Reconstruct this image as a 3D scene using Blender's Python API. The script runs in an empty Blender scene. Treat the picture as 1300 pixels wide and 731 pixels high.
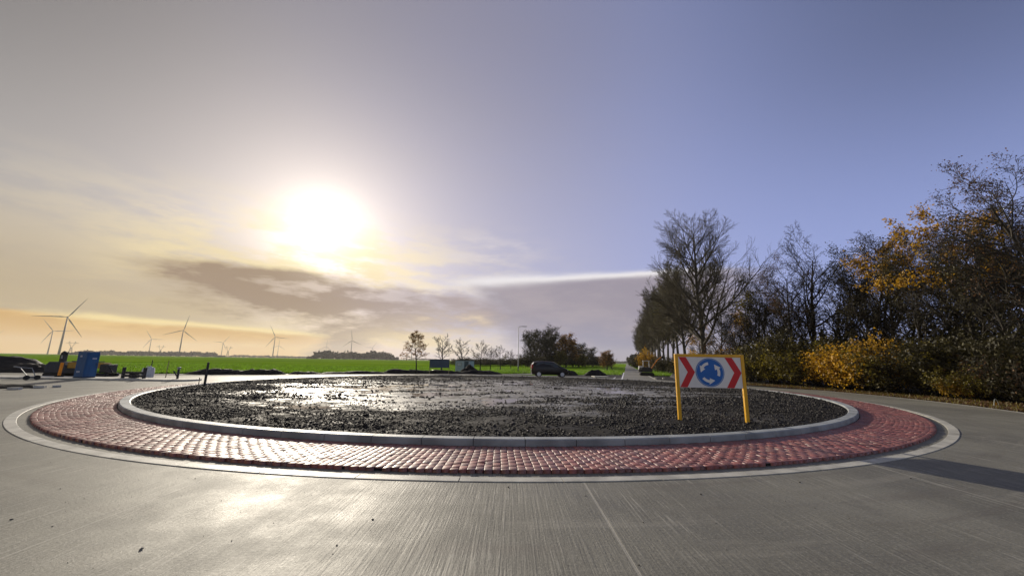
import bpy, bmesh, math, random
import numpy as np
from mathutils import Vector, Matrix
PI = math.pi
R_ = math.radians
rng = np.random.default_rng(7)
random.seed(7)
SC = bpy.context.scene
COL = SC.collection

# ------------------------------------------------------------------ camera
cam_d = bpy.data.cameras.new('camera')
cam = bpy.data.objects.new('camera', cam_d)
COL.objects.link(cam)
SC.camera = cam
cam_d.sensor_width = 36.0
cam_d.lens = 36.0 * 483.0 / 1300.0
cam_d.clip_start = 0.05
cam_d.clip_end = 30000
EYE = 1.6
PITCH, ROLL = R_(10.92), R_(0.95)
fw = Vector((0, math.cos(PITCH), math.sin(PITCH)))
up0 = Vector((0, -math.sin(PITCH), math.cos(PITCH)))
rt0 = Vector((1, 0, 0))
rt = rt0 * math.cos(ROLL) + up0 * math.sin(ROLL)
up = up0 * math.cos(ROLL) - rt0 * math.sin(ROLL)
cam.matrix_world = Matrix(((rt.x, up.x, -fw.x, 0), (rt.y, up.y, -fw.y, 0), (rt.z, up.z, -fw.z, EYE), (0, 0, 0, 1)))
SC.render.resolution_x, SC.render.resolution_y = 1024, 575

SUN_AZ, SUN_EL = -27.6, 16.8          # degrees, azimuth clockwise from +Y
SC.view_settings.view_transform = 'Standard'
SC.view_settings.look = 'None'
SC.view_settings.exposure = 0.0
SC.view_settings.gamma = 1.0
SC.view_settings.use_curve_mapping = False

# ------------------------------------------------------------------ world
def lin(r, g, b):
    f = lambda c: (c / 255 / 12.92) if c / 255 <= 0.04045 else ((c / 255 + 0.055) / 1.055) ** 2.4
    return (f(r), f(g), f(b))

class N:
    """tiny expression wrapper round shader maths"""
    nt = None
    def __init__(s, sock): s.s = sock
    @staticmethod
    def _set(inp, v):
        if isinstance(v, N): N.nt.links.new(v.s, inp)
        else: inp.default_value = v
    @staticmethod
    def m(op, *a, clamp=False):
        n = N.nt.nodes.new('ShaderNodeMath'); n.operation = op; n.use_clamp = clamp
        for i, v in enumerate(a): N._set(n.inputs[i], v)
        return N(n.outputs[0])
    def __add__(s, o): return N.m('ADD', s, o)
    __radd__ = __add__
    def __sub__(s, o): return N.m('SUBTRACT', s, o)
    def __rsub__(s, o): return N.m('SUBTRACT', o, s)
    def __mul__(s, o): return N.m('MULTIPLY', s, o)
    __rmul__ = __mul__
    def __truediv__(s, o): return N.m('DIVIDE', s, o)
def ss(x, a, b):
    n = N.nt.nodes.new('ShaderNodeMapRange'); n.interpolation_type = 'SMOOTHSTEP'
    N._set(n.inputs['Value'], x)
    N._set(n.inputs['From Min'], a); N._set(n.inputs['From Max'], b)
    return N(n.outputs[0])
def gauss(x, c, w):
    d = (x - c) / w
    return N.m('EXPONENT', N.m('MULTIPLY', d * d, -1.0))
def vec(x, y, z):
    n = N.nt.nodes.new('ShaderNodeCombineXYZ')
    for i, v in enumerate((x, y, z)): N._set(n.inputs[i], v)
    return N(n.outputs[0])
def noise(v, scale, detail=5, rough=0.55, color=False):
    n = N.nt.nodes.new('ShaderNodeTexNoise'); n.noise_dimensions = '3D'
    N.nt.links.new(v.s, n.inputs['Vector'])
    n.inputs['Scale'].default_value = scale; n.inputs['Detail'].default_value = detail
    n.inputs['Roughness'].default_value = rough
    return N(n.outputs['Color' if color else 'Fac'])
def mixc(f, a, b):
    n = N.nt.nodes.new('ShaderNodeMix'); n.data_type = 'RGBA'
    N._set(n.inputs[0], f)
    for k, v in ((6, a), (7, b)):
        if isinstance(v, N): N.nt.links.new(v.s, n.inputs[k])
        else: n.inputs[k].default_value = (*v, 1)
    return N(n.outputs[2])
def addc(a, b, f=1.0):
    n = N.nt.nodes.new('ShaderNodeMix'); n.data_type = 'RGBA'; n.blend_type = 'ADD'; n.clamp_result = False
    N._set(n.inputs[0], f)
    for k, v in ((6, a), (7, b)):
        if isinstance(v, N): N.nt.links.new(v.s, n.inputs[k])
        else: n.inputs[k].default_value = (*v, 1)
    return N(n.outputs[2])
def scalec(c, f):
    n = N.nt.nodes.new('ShaderNodeVectorMath'); n.operation = 'SCALE'
    N.nt.links.new(c.s, n.inputs[0]) if isinstance(c, N) else setattr(n.inputs[0], 'default_value', c)
    N._set(n.inputs['Scale'], f)
    return N(n.outputs[0])

def build_world():
    W = bpy.data.worlds.new('World'); SC.world = W; W.use_nodes = True
    nt = W.node_tree; nt.nodes.clear(); N.nt = nt
    out = nt.nodes.new('ShaderNodeOutputWorld'); bg = nt.nodes.new('ShaderNodeBackground')
    nt.links.new(bg.outputs[0], out.inputs[0])
    sky = nt.nodes.new('ShaderNodeTexSky'); sky.sky_type = 'NISHITA'; sky.sun_disc = False
    sky.sun_elevation = R_(SUN_EL); sky.sun_rotation = R_(SUN_AZ)
    sky.air_density = 1.0; sky.dust_density = 2.0; sky.ozone_density = 2.0
    tc = nt.nodes.new('ShaderNodeTexCoord')
    dn = nt.nodes.new('ShaderNodeVectorMath'); dn.operation = 'NORMALIZE'
    nt.links.new(tc.outputs['Generated'], dn.inputs[0])
    d = N(dn.outputs[0])
    sp = nt.nodes.new('ShaderNodeSeparateXYZ'); nt.links.new(d.s, sp.inputs[0])
    x, y, z = N(sp.outputs[0]), N(sp.outputs[1]), N(sp.outputs[2])
    az = N.m('ARCTAN2', x, y) * (180 / PI)
    el = N.m('ARCSINE', z) * (180 / PI)
    # angle to the sun
    s = Vector((math.sin(R_(SUN_AZ)) * math.cos(R_(SUN_EL)), math.cos(R_(SUN_AZ)) * math.cos(R_(SUN_EL)), math.sin(R_(SUN_EL))))
    dot = x * s.x + y * s.y + z * s.z
    th = N.m('ARCCOSINE', N.m('MINIMUM', dot, 0.99999)) * (180 / PI)
    # warped coordinates for the clouds
    n1 = noise(vec(az * 0.05, el * 0.16, 0.0), 1.0, 6, 0.6)
    n2 = noise(vec(az * 0.05, el * 0.16, 7.3), 1.0, 6, 0.6)
    n3 = noise(vec(az * 0.13, el * 0.5, 3.1), 1.0, 7, 0.62)
    azw = az + (n1 - 0.5) * 24.0 + (n3 - 0.5) * 9.0
    elw = el + (n2 - 0.5) * 8.0 + (n3 - 0.5) * 2.6
    # thin high veil over the whole sky: warm beige on the sunward left, blue lavender to the right
    blue = ss(az + th * 0.45 + (n1 - 0.5) * 14.0, -42.0, 62.0)
    veil = mixc(blue, lin(158, 152, 144), lin(140, 156, 212))
    mid = gauss(az, -8.0, 40.0)
    veil = mixc(mid * 0.5, veil, lin(172, 166, 192))
    away = ss(th, 75.0, 120.0)
    veil = mixc(away, veil, (0.36, 0.43, 0.60))
    hi = ss(el, 8.0, 50.0)
    veil = scalec(veil, 1.10 - hi * 0.46)
    side = ss(N.m('ABSOLUTE', az + 6.0), 24.0, 66.0)
    veil = scalec(veil, 1.0 - side * ss(el, 8.0, 36.0) * 0.50)
    veil = addc(veil, scalec(N(sky.outputs[0]), 0.010))
    # sun glow through the veil
    g1 = N.m('EXPONENT', N.m('MULTIPLY', th, -1 / 6.0))
    g2 = N.m('EXPONENT', N.m('MULTIPLY', th, -1 / 13.0))
    g0 = gauss(th, 0.0, 4.2)
    col = addc(veil, (0.34, 0.29, 0.27), g2)
    col = addc(col, (0.62, 0.54, 0.40), g1)
    # torn bright cloud round the sun
    wash = gauss(th, 0.0, 19.0) * ss(n3 + (n1 - 0.5) * 0.8, 0.34, 0.62) * (1.0 - ss(el, 13.0, 22.0))
    col = mixc(wash * 0.95, col, (1.12, 0.93, 0.54))
    # low yellow air on the left, under a long thin cloud line
    ln = 4.0 - (az + 53.0) * 0.035
    below = 1.0 - ss(el + (n3 - 0.5) * 0.9, ln - 0.35, ln + 0.15)
    left = 1.0 - ss(az, -34.0, -12.0)
    lowl = (1.0 - ss(el, 4.0, 18.0)) * (1.0 - ss(az, -42.0, -20.0))
    col = mixc(lowl * 0.8, col, lin(186, 164, 122))
    yel = mixc(ss(el, 0.0, 3.6), lin(240, 188, 84), lin(214, 164, 76))
    yel = mixc(ss(n3, 0.45, 0.65) * 0.45, yel, lin(250, 208, 118))
    col = mixc(below * left * 0.92, col, yel)
    rim = gauss(el + (n3 - 0.5) * 0.9, ln, 0.33)
    col = mixc(rim * left * ss(n1, 0.35, 0.5) * 0.9, col, lin(255, 230, 160))
    # warm bright streaks fanning from the sun down left
    st = gauss(elw, 10.2, 2.8) * ss(az, -52.0, -40.0) * (1.0 - ss(az, -27.0, -12.0))
    col = mixc(st * ss(n3, 0.35, 0.6) * 0.9, col, lin(248, 228, 178))
    # brown cloud under the sun
    ex = (azw + 32.0) / 13.0; ey = (elw - 7.6) / 3.5
    lens = 1.0 - ss(N.m('SQRT', ex * ex + ey * ey), 0.45, 1.15)
    ex2 = (azw + 13.0) / 21.0; ey2 = (elw - 6.4) / 3.4
    lens2 = 1.0 - ss(N.m('SQRT', ex2 * ex2 + ey2 * ey2), 0.5, 1.2)
    ex3 = (az + (n3 - 0.5) * 8.0 + 22.0 - (el - 3.0) * 0.9) / 4.2; ey3 = (el - 3.0) / 4.5
    plume = 1.0 - ss(N.m('SQRT', ex3 * ex3 + ey3 * ey3), 0.3, 1.1)
    brown = N.m('MAXIMUM', N.m('MAXIMUM', lens * 1.0, lens2 * 0.95), plume * 0.95)
    brown = brown * (0.60 + ss(n3, 0.32, 0.62) * 0.55)
    col = mixc(N.m('MINIMUM', brown, 0.92), col, mixc(ss(az, -32.0, -8.0), lin(154, 130, 110), lin(170, 154, 158)))
    # soft cream bank between the brown cloud and the horizon
    bank = gauss(el, 2.6, 2.6) * gauss(az, -13.0, 9.0) * ss(n3, 0.35, 0.6)
    col = mixc(bank * 0.9, col, lin(246, 222, 172))
    # long shelf of grey-mauve cloud to the right, bright along its upper edge
    top = 12.9 - N.m('POWER', (az - 19.0) / 27.0, 2.0) * 1.2 + (n3 - 0.5) * 0.7
    inside = 1.0 - ss(el, top - 0.5, top + 0.1)
    lb = ss(azw, -3.0 - el * 0.5, 5.0 - el * 0.5)
    rb = 1.0 - ss(azw, 27.0, 38.0)
    shelf = inside * lb * rb
    shc = mixc(ss(el, 1.0, 9.0), lin(138, 140, 172), lin(156, 148, 162))
    shc = mixc(ss(n1, 0.42, 0.62) * 0.5, shc, lin(180, 168, 174))
    col = mixc(shelf * 0.97, col, shc)
    redge = gauss(el, top - 0.25, 0.42 + (1.0 - ss(az, -6.0, 18.0)) * 0.35)
    col = mixc(redge * ss(az, -13.0, -3.0) * (1.0 - ss(az, 22.0, 33.0)) * 0.9, col, lin(246, 242, 244))
    # small wisps above the shelf
    wis = gauss(azw, -2.6, 6.0) * gauss(elw, 16.6, 2.0) * ss(n3, 0.42, 0.66)
    col = mixc(wis * 0.75, col, lin(225, 218, 226))
    wis2 = gauss(azw, -7.5, 4.0) * gauss(elw, 5.6, 1.2) * ss(n3, 0.4, 0.62)
    col = mixc(wis2 * 0.85, col, lin(250, 228, 190))
    # the sun itself burns through whatever cloud is there
    col = addc(col, (0.75, 0.70, 0.58), g0)
    # below the horizon
    dn_ = 1.0 - ss(el, -1.5, 0.0)
    col = mixc(dn_, col, (0.10, 0.11, 0.08))
    sc = scalec(col, 0.95)
    nt.links.new(sc.s, bg.inputs['Color'])
    bg.inputs['Strength'].default_value = 1.0
    W.cycles.sampling_method = 'MANUAL'; W.cycles.sample_map_resolution = 1024
build_world()

sl = bpy.data.lights.new('sun', 'SUN'); sun = bpy.data.objects.new('sun', sl); COL.objects.link(sun)
sl.energy = 5.0; sl.angle = R_(0.7); sl.color = (1.0, 0.90, 0.74)
sd = Vector((math.sin(R_(SUN_AZ)) * math.cos(R_(SUN_EL)), math.cos(R_(SUN_AZ)) * math.cos(R_(SUN_EL)), math.sin(R_(SUN_EL))))
sun.rotation_euler = sd.to_track_quat('Z', 'Y').to_euler()
sun.location = (0, 0, 50)

# ------------------------------------------------------------------ materials
MATS = {}
def mat(name, color=(0.5, 0.5, 0.5), rough=0.6, metal=0.0, var=0.15, vscale=6.0, bump=0.0, bscale=40.0, trans=0.0, spec=None, coat=0.0, island=0.0):
    m = bpy.data.materials.new(name); m.use_nodes = True
    nt = m.node_tree; N.nt = nt
    b = nt.nodes['Principled BSDF']; o = nt.nodes['Material Output']
    tc = nt.nodes.new('ShaderNodeTexCoord'); P = N(tc.outputs['Object'])
    n = noise(P, vscale, 4)
    c = mixc(ss(n, 0.3, 0.7), tuple(v * (1 - var) for v in color), tuple(min(1, v * (1 + var)) for v in color))
    if island:
        g = nt.nodes.new('ShaderNodeNewGeometry')
        c = scalec(c, N(g.outputs['Random Per Island']) * (2 * island) + (1 - island))
    nt.links.new(c.s, b.inputs['Base Color'])
    b.inputs['Roughness'].default_value = rough; b.inputs['Metallic'].default_value = metal
    if spec is not None: b.inputs['Specular IOR Level'].default_value = spec
    if coat: b.inputs['Coat Weight'].default_value = coat; b.inputs['Coat Roughness'].default_value = 0.08
    if bump:
        nb = noise(P, bscale, 5); bn = nt.nodes.new('ShaderNodeBump'); bn.inputs['Strength'].default_value = bump
        bn.inputs['Distance'].default_value = 0.02
        nt.links.new(nb.s, bn.inputs['Height']); nt.links.new(bn.outputs[0], b.inputs['Normal'])
    if trans:
        t = nt.nodes.new('ShaderNodeBsdfTranslucent'); nt.links.new(c.s, t.inputs[0])
        mx = nt.nodes.new('ShaderNodeMixShader'); mx.inputs[0].default_value = trans
        nt.links.new(b.outputs[0], mx.inputs[1]); nt.links.new(t.outputs[0], mx.inputs[2])
        nt.links.new(mx.outputs[0], o.inputs[0])
    MATS[name] = m
    return m

mat('galvanised', (0.30, 0.31, 0.32), 0.5, 0.5)
mat('turbine_grey', (0.20, 0.17, 0.15), 0.6)
mat('pylon_steel', (0.2, 0.18, 0.16), 0.6)
mat('yellow_paint', (0.78, 0.42, 0.01), 0.35, var=0.06)
mat('sign_white', (0.80, 0.80, 0.80), 0.35, var=0.03)
mat('sign_red', (0.62, 0.01, 0.015), 0.4, var=0.04)
mat('sign_blue', (0.01, 0.13, 0.50), 0.4, var=0.04)
mat('blue_plastic', (0.008, 0.085, 0.24), 0.5, var=0.12, vscale=2)
mat('blue_white_panel', (0.42, 0.52, 0.62), 0.5, var=0.08)
mat('grey_blue_panel', (0.05, 0.09, 0.13), 0.5, var=0.12)
mat('light_marking', (0.55, 0.6, 0.68), 0.5)
mat('rubber', (0.018, 0.018, 0.019), 0.8)
mat('dark_metal', (0.018, 0.021, 0.028), 0.5, var=0.3)
mat('navy_metal', (0.012, 0.022, 0.045), 0.45, var=0.3)
mat('machine_yellow', (0.46, 0.25, 0.025), 0.45, var=0.2)
mat('orange_paint', (0.85, 0.28, 0.01), 0.4)
mat('car_paint', (0.010, 0.007, 0.010), 0.28, coat=0.25, spec=0.35, var=0.05)
mat('car_glass', (0.05, 0.06, 0.075), 0.12, var=0.05)
mat('red_lens', (0.45, 0.01, 0.01), 0.2)
mat('lens_and_highlight_glass', (0.6, 0.65, 0.7), 0.1)  # pale lamp lenses, also the highlight painted onto the car windscreen
mat('alloy', (0.55, 0.57, 0.62), 0.3, 0.7)
mat('wood_stake', (0.30, 0.24, 0.13), 0.8, vscale=15)
mat('dark_wood', (0.035, 0.033, 0.036), 0.75, vscale=15)
mat('white_bag', (0.6, 0.62, 0.66), 0.7, bump=0.6, bscale=9)
mat('stone_block', (0.50, 0.48, 0.44), 0.7, bump=0.4)
mat('bark_grey', (0.085, 0.075, 0.06), 0.9, vscale=3, var=0.35, bump=0.5, bscale=12)
mat('bark_dark', (0.035, 0.030, 0.025), 0.9, vscale=3, var=0.35)
mat('twig_grey', (0.10, 0.085, 0.058), 0.9, vscale=0.5, var=0.3)
mat('twig_dark', (0.04, 0.034, 0.027), 0.9, vscale=0.5, var=0.3)
mat('leaf_gold', (0.52, 0.30, 0.02), 0.6, vscale=1.2, var=0.35, trans=0.4, island=0.45)
mat('leaf_olive', (0.17, 0.14, 0.018), 0.6, vscale=1.0, var=0.4, trans=0.35, island=0.5)
mat('leaf_brown', (0.12, 0.06, 0.022), 0.7, vscale=1.2, var=0.35, trans=0.3, island=0.45)
mat('leaf_dark', (0.055, 0.048, 0.016), 0.7, vscale=1.0, var=0.4, trans=0.25, island=0.5)
mat('leaf_orange', (0.24, 0.12, 0.022), 0.6, vscale=1.2, var=0.35, trans=0.4, island=0.45)
mat('far_foliage', (0.05, 0.048, 0.03), 0.9, vscale=0.03, var=0.4, island=0.3)
mat('grass_blade', (0.17, 0.30, 0.02), 0.6, trans=0.4, vscale=0.8, var=0.35, island=0.3)
mat('kerb_concrete', (0.31, 0.33, 0.34), 0.55, var=0.28, vscale=1.7, bump=0.25, bscale=90)
mat('strip_concrete', (0.47, 0.455, 0.40), 0.55, var=0.24, vscale=2.3, bump=0.2, bscale=90)
mat('grit', (0.12, 0.11, 0.10), 0.8, island=0.6)
mat('hoop_plastic', (0.45, 0.47, 0.42), 0.5)

def road_material():
    m = bpy.data.materials.new('brushed_concrete'); m.use_nodes = True
    nt = m.node_tree; N.nt = nt; b = nt.nodes['Principled BSDF']
    tc = nt.nodes.new('ShaderNodeTexCoord'); P = N(tc.outputs['Object'])
    sp = nt.nodes.new('ShaderNodeSeparateXYZ'); nt.links.new(P.s, sp.inputs[0])
    x, y = N(sp.outputs[0]), N(sp.outputs[1])
    big = noise(vec(x, y * 0.6, 0.0), 0.25, 5, 0.6)
    bl = noise(vec(x, y, 4.0), 1.1, 6, 0.65)
    streak = noise(vec(x * 42.0, y * 1.3, 1.0), 1.0, 3, 0.55)
    streak2 = noise(vec(x * 9.0, y * 0.25, 5.0), 1.0, 3, 0.6)
    fine = noise(vec(x, y * 0.8, 2.0), 42.0, 5, 0.8)
    c = mixc(ss(big, 0.3, 0.7), (0.125, 0.120, 0.098), (0.235, 0.224, 0.18))
    c = mixc(ss(bl, 0.35, 0.75) * 0.35, c, (0.12, 0.115, 0.10))
    wear = ss(noise(vec(x * 0.7, y * 0.35, 11.0), 1.0, 4), 0.38, 0.62) * 0.75 + 0.25
    c = mixc(ss(streak, 0.54, 0.68) * 0.75 * wear, c, (0.42, 0.40, 0.34))
    stain = ss(noise(vec(x * 0.9, y * 0.5, 21.0), 1.0, 7, 0.7), 0.56, 0.68)
    c = mixc(stain * 0.45, c, (0.10, 0.095, 0.08))
    c = mixc((1.0 - ss(streak, 0.32, 0.46)) * 0.6 * wear, c, (0.08, 0.078, 0.066))
    c = mixc(ss(fine, 0.5, 0.7) * 0.6, c, (0.42, 0.40, 0.34))
    c = mixc((1.0 - ss(fine, 0.30, 0.48)) * 0.65, c, (0.06, 0.06, 0.05))
    # dirt dragged round by wheels
    dx = x + 0.67; dy = y - 23.45
    rr_ = N.m('SQRT', dx * dx + dy * dy); an_ = N.m('ARCTAN2', dx, 0.0 - dy)
    drag = noise(vec(rr_ * 2.6, an_ * 5.0, 3.0), 1.0, 6, 0.65)
    c = mixc(ss(drag, 0.52, 0.68) * 0.40, c, (0.12, 0.105, 0.085))
    c = mixc((1.0 - ss(drag, 0.32, 0.45)) * 0.3, c, (0.32, 0.30, 0.25))
    # saw-cut joints every five metres, one filled pale
    jx = N.m('ABSOLUTE', N.m('SUBTRACT', N.m('MODULO', x + 499.0 + (bl - 0.5) * 0.012, 5.0), 0.0))
    joint = 1.0 - ss(jx, 0.018, 0.03)
    c = mixc(joint * 0.55, c, (0.42, 0.40, 0.35))
    nt.links.new(c.s, b.inputs['Base Color'])
    r = 0.50 + ss(bl, 0.3, 0.7) * 0.14 + ss(fine, 0.3, 0.7) * 0.08
    b.inputs['Specular IOR Level'].default_value = 0.4
    nt.links.new(r.s, b.inputs['Roughness'])
    h = streak * 0.55 + streak2 * 0.3 + fine * 0.5 + bl * 0.3 - joint * 0.25
    bn = nt.nodes.new('ShaderNodeBump'); bn.inputs['Strength'].default_value = 0.8; bn.inputs['Distance'].default_value = 0.012
    nt.links.new(h.s, bn.inputs['Height']); nt.links.new(bn.outputs[0], b.inputs['Normal'])
    MATS['road'] = m
road_material()

def brick_material():
    m = bpy.data.materials.new('red_paving_brick'); m.use_nodes = True
    nt = m.node_tree; N.nt = nt; b = nt.nodes['Principled BSDF']
    tc = nt.nodes.new('ShaderNodeTexCoord'); P = N(tc.outputs['Object'])
    g = nt.nodes.new('ShaderNodeNewGeometry'); ri = N(g.outputs['Random Per Island'])
    c = mixc(ri, (0.14, 0.045, 0.042), (0.33, 0.090, 0.075))
    c = mixc(ss(noise(P, 1.3, 6, 0.65), 0.42, 0.7) * 0.6, c, (0.24, 0.12, 0.10))
    c = mixc(ss(noise(P, 4.0, 6, 0.7), 0.55, 0.72) * 0.5, c, (0.09, 0.05, 0.045))
    c = mixc(ss(noise(P, 40.0, 3), 0.55, 0.75) * 0.4, c, (0.12, 0.03, 0.03))
    nt.links.new(c.s, b.inputs['Base Color'])
    b.inputs['Specular IOR Level'].default_value = 0.8
    r = 0.44 + ri * 0.12 + ss(noise(P, 2.0, 4), 0.4, 0.7) * 0.14
    nt.links.new(r.s, b.inputs['Roughness'])
    bn = nt.nodes.new('ShaderNodeBump'); bn.inputs['Strength'].default_value = 0.5; bn.inputs['Distance'].default_value = 0.006
    nt.links.new(noise(P, 60.0, 4).s, bn.inputs['Height']); nt.links.new(bn.outputs[0], b.inputs['Normal'])
    MATS['brick'] = m
brick_material()

def soil_material(name, dark, light, wet=0.0, rough=0.75):
    m = bpy.data.materials.new(name); m.use_nodes = True
    nt = m.node_tree; N.nt = nt; b = nt.nodes['Principled BSDF']
    tc = nt.nodes.new('ShaderNodeTexCoord'); P = N(tc.outputs['Object'])
    sp = nt.nodes.new('ShaderNodeSeparateXYZ'); nt.links.new(P.s, sp.inputs[0])
    x, y = N(sp.outputs[0]), N(sp.outputs[1])
    n = noise(P, 1.2, 6, 0.65); f = noise(P, 14.0, 5, 0.7)
    c = mixc(ss(n, 0.35, 0.7), dark, light)
    c = mixc(ss(f, 0.5, 0.75) * 0.4, c, tuple(v * 1.6 for v in light))
    if wet:
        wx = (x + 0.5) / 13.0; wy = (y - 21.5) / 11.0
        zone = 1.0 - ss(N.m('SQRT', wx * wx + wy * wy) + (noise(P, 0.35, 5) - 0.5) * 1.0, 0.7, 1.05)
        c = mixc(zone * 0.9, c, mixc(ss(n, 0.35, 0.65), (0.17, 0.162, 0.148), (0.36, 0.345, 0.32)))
        n4 = noise(vec(x * 0.8, y * 1.7, 3.0), 1.4, 7, 0.7)
        c = mixc(zone * ss(n4, 0.50, 0.58) * 0.85, c, (0.03, 0.028, 0.026))
        rr = (1.0 - zone) * 0.25 + 0.38 + ss(n4, 0.38, 0.6) * 0.35
        nt.links.new(rr.s, b.inputs['Roughness'])
    else:
        b.inputs['Roughness'].default_value = rough
    b.inputs['Specular IOR Level'].default_value = 0.15
    if wet: nt.links.new((zone * 0.4 + 0.1).s, b.inputs['Specular IOR Level'])
    nt.links.new(c.s, b.inputs['Base Color'])
    bn = nt.nodes.new('ShaderNodeBump'); bn.inputs['Strength'].default_value = 0.7; bn.inputs['Distance'].default_value = 0.03
    nt.links.new((f * 0.7 + noise(P, 3.0, 6, 0.7) * 2.0).s, bn.inputs['Height']); nt.links.new(bn.outputs[0], b.inputs['Normal'])
    MATS[name] = m
soil_material('island_soil', (0.014, 0.013, 0.013), (0.034, 0.031, 0.029), wet=1.0)
soil_material('soil', (0.012, 0.011, 0.012), (0.034, 0.030, 0.028))
soil_material('litter', (0.02, 0.017, 0.012), (0.05, 0.038, 0.022))
mat('clod', (0.026, 0.022, 0.020), 0.7, spec=0.3, var=0.35, vscale=1.5, island=0.6, bump=0.5, bscale=60)

def grass_material():
    m = bpy.data.materials.new('field_green'); m.use_nodes = True
    nt = m.node_tree; N.nt = nt; b = nt.nodes['Principled BSDF']
    tc = nt.nodes.new('ShaderNodeTexCoord'); P = N(tc.outputs['Object'])
    n = noise(P, 0.02, 5, 0.6); f = noise(P, 0.9, 6, 0.7)
    c = mixc(ss(n, 0.3, 0.7), (0.14, 0.27, 0.012), (0.22, 0.36, 0.02))
    c = mixc((1.0 - ss(f, 0.35, 0.55)) * 0.6, c, (0.09, 0.20, 0.01))
    c = mixc(ss(f, 0.6, 0.75) * 0.5, c, (0.34, 0.46, 0.05))
    sg = nt.nodes.new('ShaderNodeSeparateXYZ'); nt.links.new(P.s, sg.inputs[0])
    row = noise(vec(N(sg.outputs[0]) * 0.012, N(sg.outputs[1]) * 0.09, 2.0), 1.0, 4, 0.6)
    c = mixc(ss(row, 0.48, 0.56) * 0.6, c, (0.09, 0.18, 0.012))
    c = mixc((1.0 - ss(row, 0.36, 0.46)) * 0.6, c, (0.34, 0.42, 0.03))
    nt.links.new(c.s, b.inputs['Base Color']); b.inputs['Roughness'].default_value = 0.9
    b.inputs['Specular IOR Level'].default_value = 0.0
    bn = nt.nodes.new('ShaderNodeBump'); bn.inputs['Strength'].default_value = 0.6; bn.inputs['Distance'].default_value = 0.25
    nt.links.new(f.s, bn.inputs['Height']); nt.links.new(bn.outputs[0], b.inputs['Normal'])
    MATS['grass'] = m
grass_material()

def water_material():
    m = bpy.data.materials.new('puddle_water'); m.use_nodes = True
    nt = m.node_tree; N.nt = nt; b = nt.nodes['Principled BSDF']
    b.inputs['Base Color'].default_value = (0.05, 0.048, 0.042, 1); b.inputs['Roughness'].default_value = 0.05
    b.inputs['IOR'].default_value = 1.33
    tc = nt.nodes.new('ShaderNodeTexCoord'); P = N(tc.outputs['Object'])
    bn = nt.nodes.new('ShaderNodeBump'); bn.inputs['Strength'].default_value = 0.12; bn.inputs['Distance'].default_value = 0.01
    nt.links.new(noise(P, 6.0, 3).s, bn.inputs['Height']); nt.links.new(bn.outputs[0], b.inputs['Normal'])
    MATS['water'] = m
water_material()

# ------------------------------------------------------------------ helpers
def tag(o, label=None, cat=None, group=None, kind=None):
    if label: o['label'] = label
    if cat: o['category'] = cat
    if group: o['group'] = group
    if kind: o['kind'] = kind
    return o
def empty(name, loc, rz=0, label=None, cat=None, group=None):
    o = bpy.data.objects.new(name, None); COL.objects.link(o); o.location = loc; o.rotation_euler = (0, 0, rz)
    o.empty_display_size = 0.3
    return tag(o, label, cat, group)
def link(name, me, parent=None, loc=None):
    o = bpy.data.objects.new(name, me); COL.objects.link(o)
    if parent: o.parent = parent
    if loc: o.location = loc
    return o
def np_mesh(name, V, F, m, smooth=False):
    """V (n,3), F (m,k) arrays -> mesh"""
    V = np.asarray(V, dtype=np.float32); F = np.asarray(F, dtype=np.int32)
    me = bpy.data.meshes.new(name); k = F.shape[1]
    me.vertices.add(len(V)); me.vertices.foreach_set('co', V.ravel())
    me.loops.add(F.size); me.loops.foreach_set('vertex_index', F.ravel())
    me.polygons.add(len(F)); me.polygons.foreach_set('loop_start', np.arange(0, F.size, k, dtype=np.int32))
    me.polygons.foreach_set('loop_total', np.full(len(F), k, dtype=np.int32))
    if smooth: me.polygons.foreach_set('use_smooth', np.ones(len(F), dtype=bool))
    me.materials.append(MATS[m]); me.update(calc_edges=True)
    return me
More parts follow.
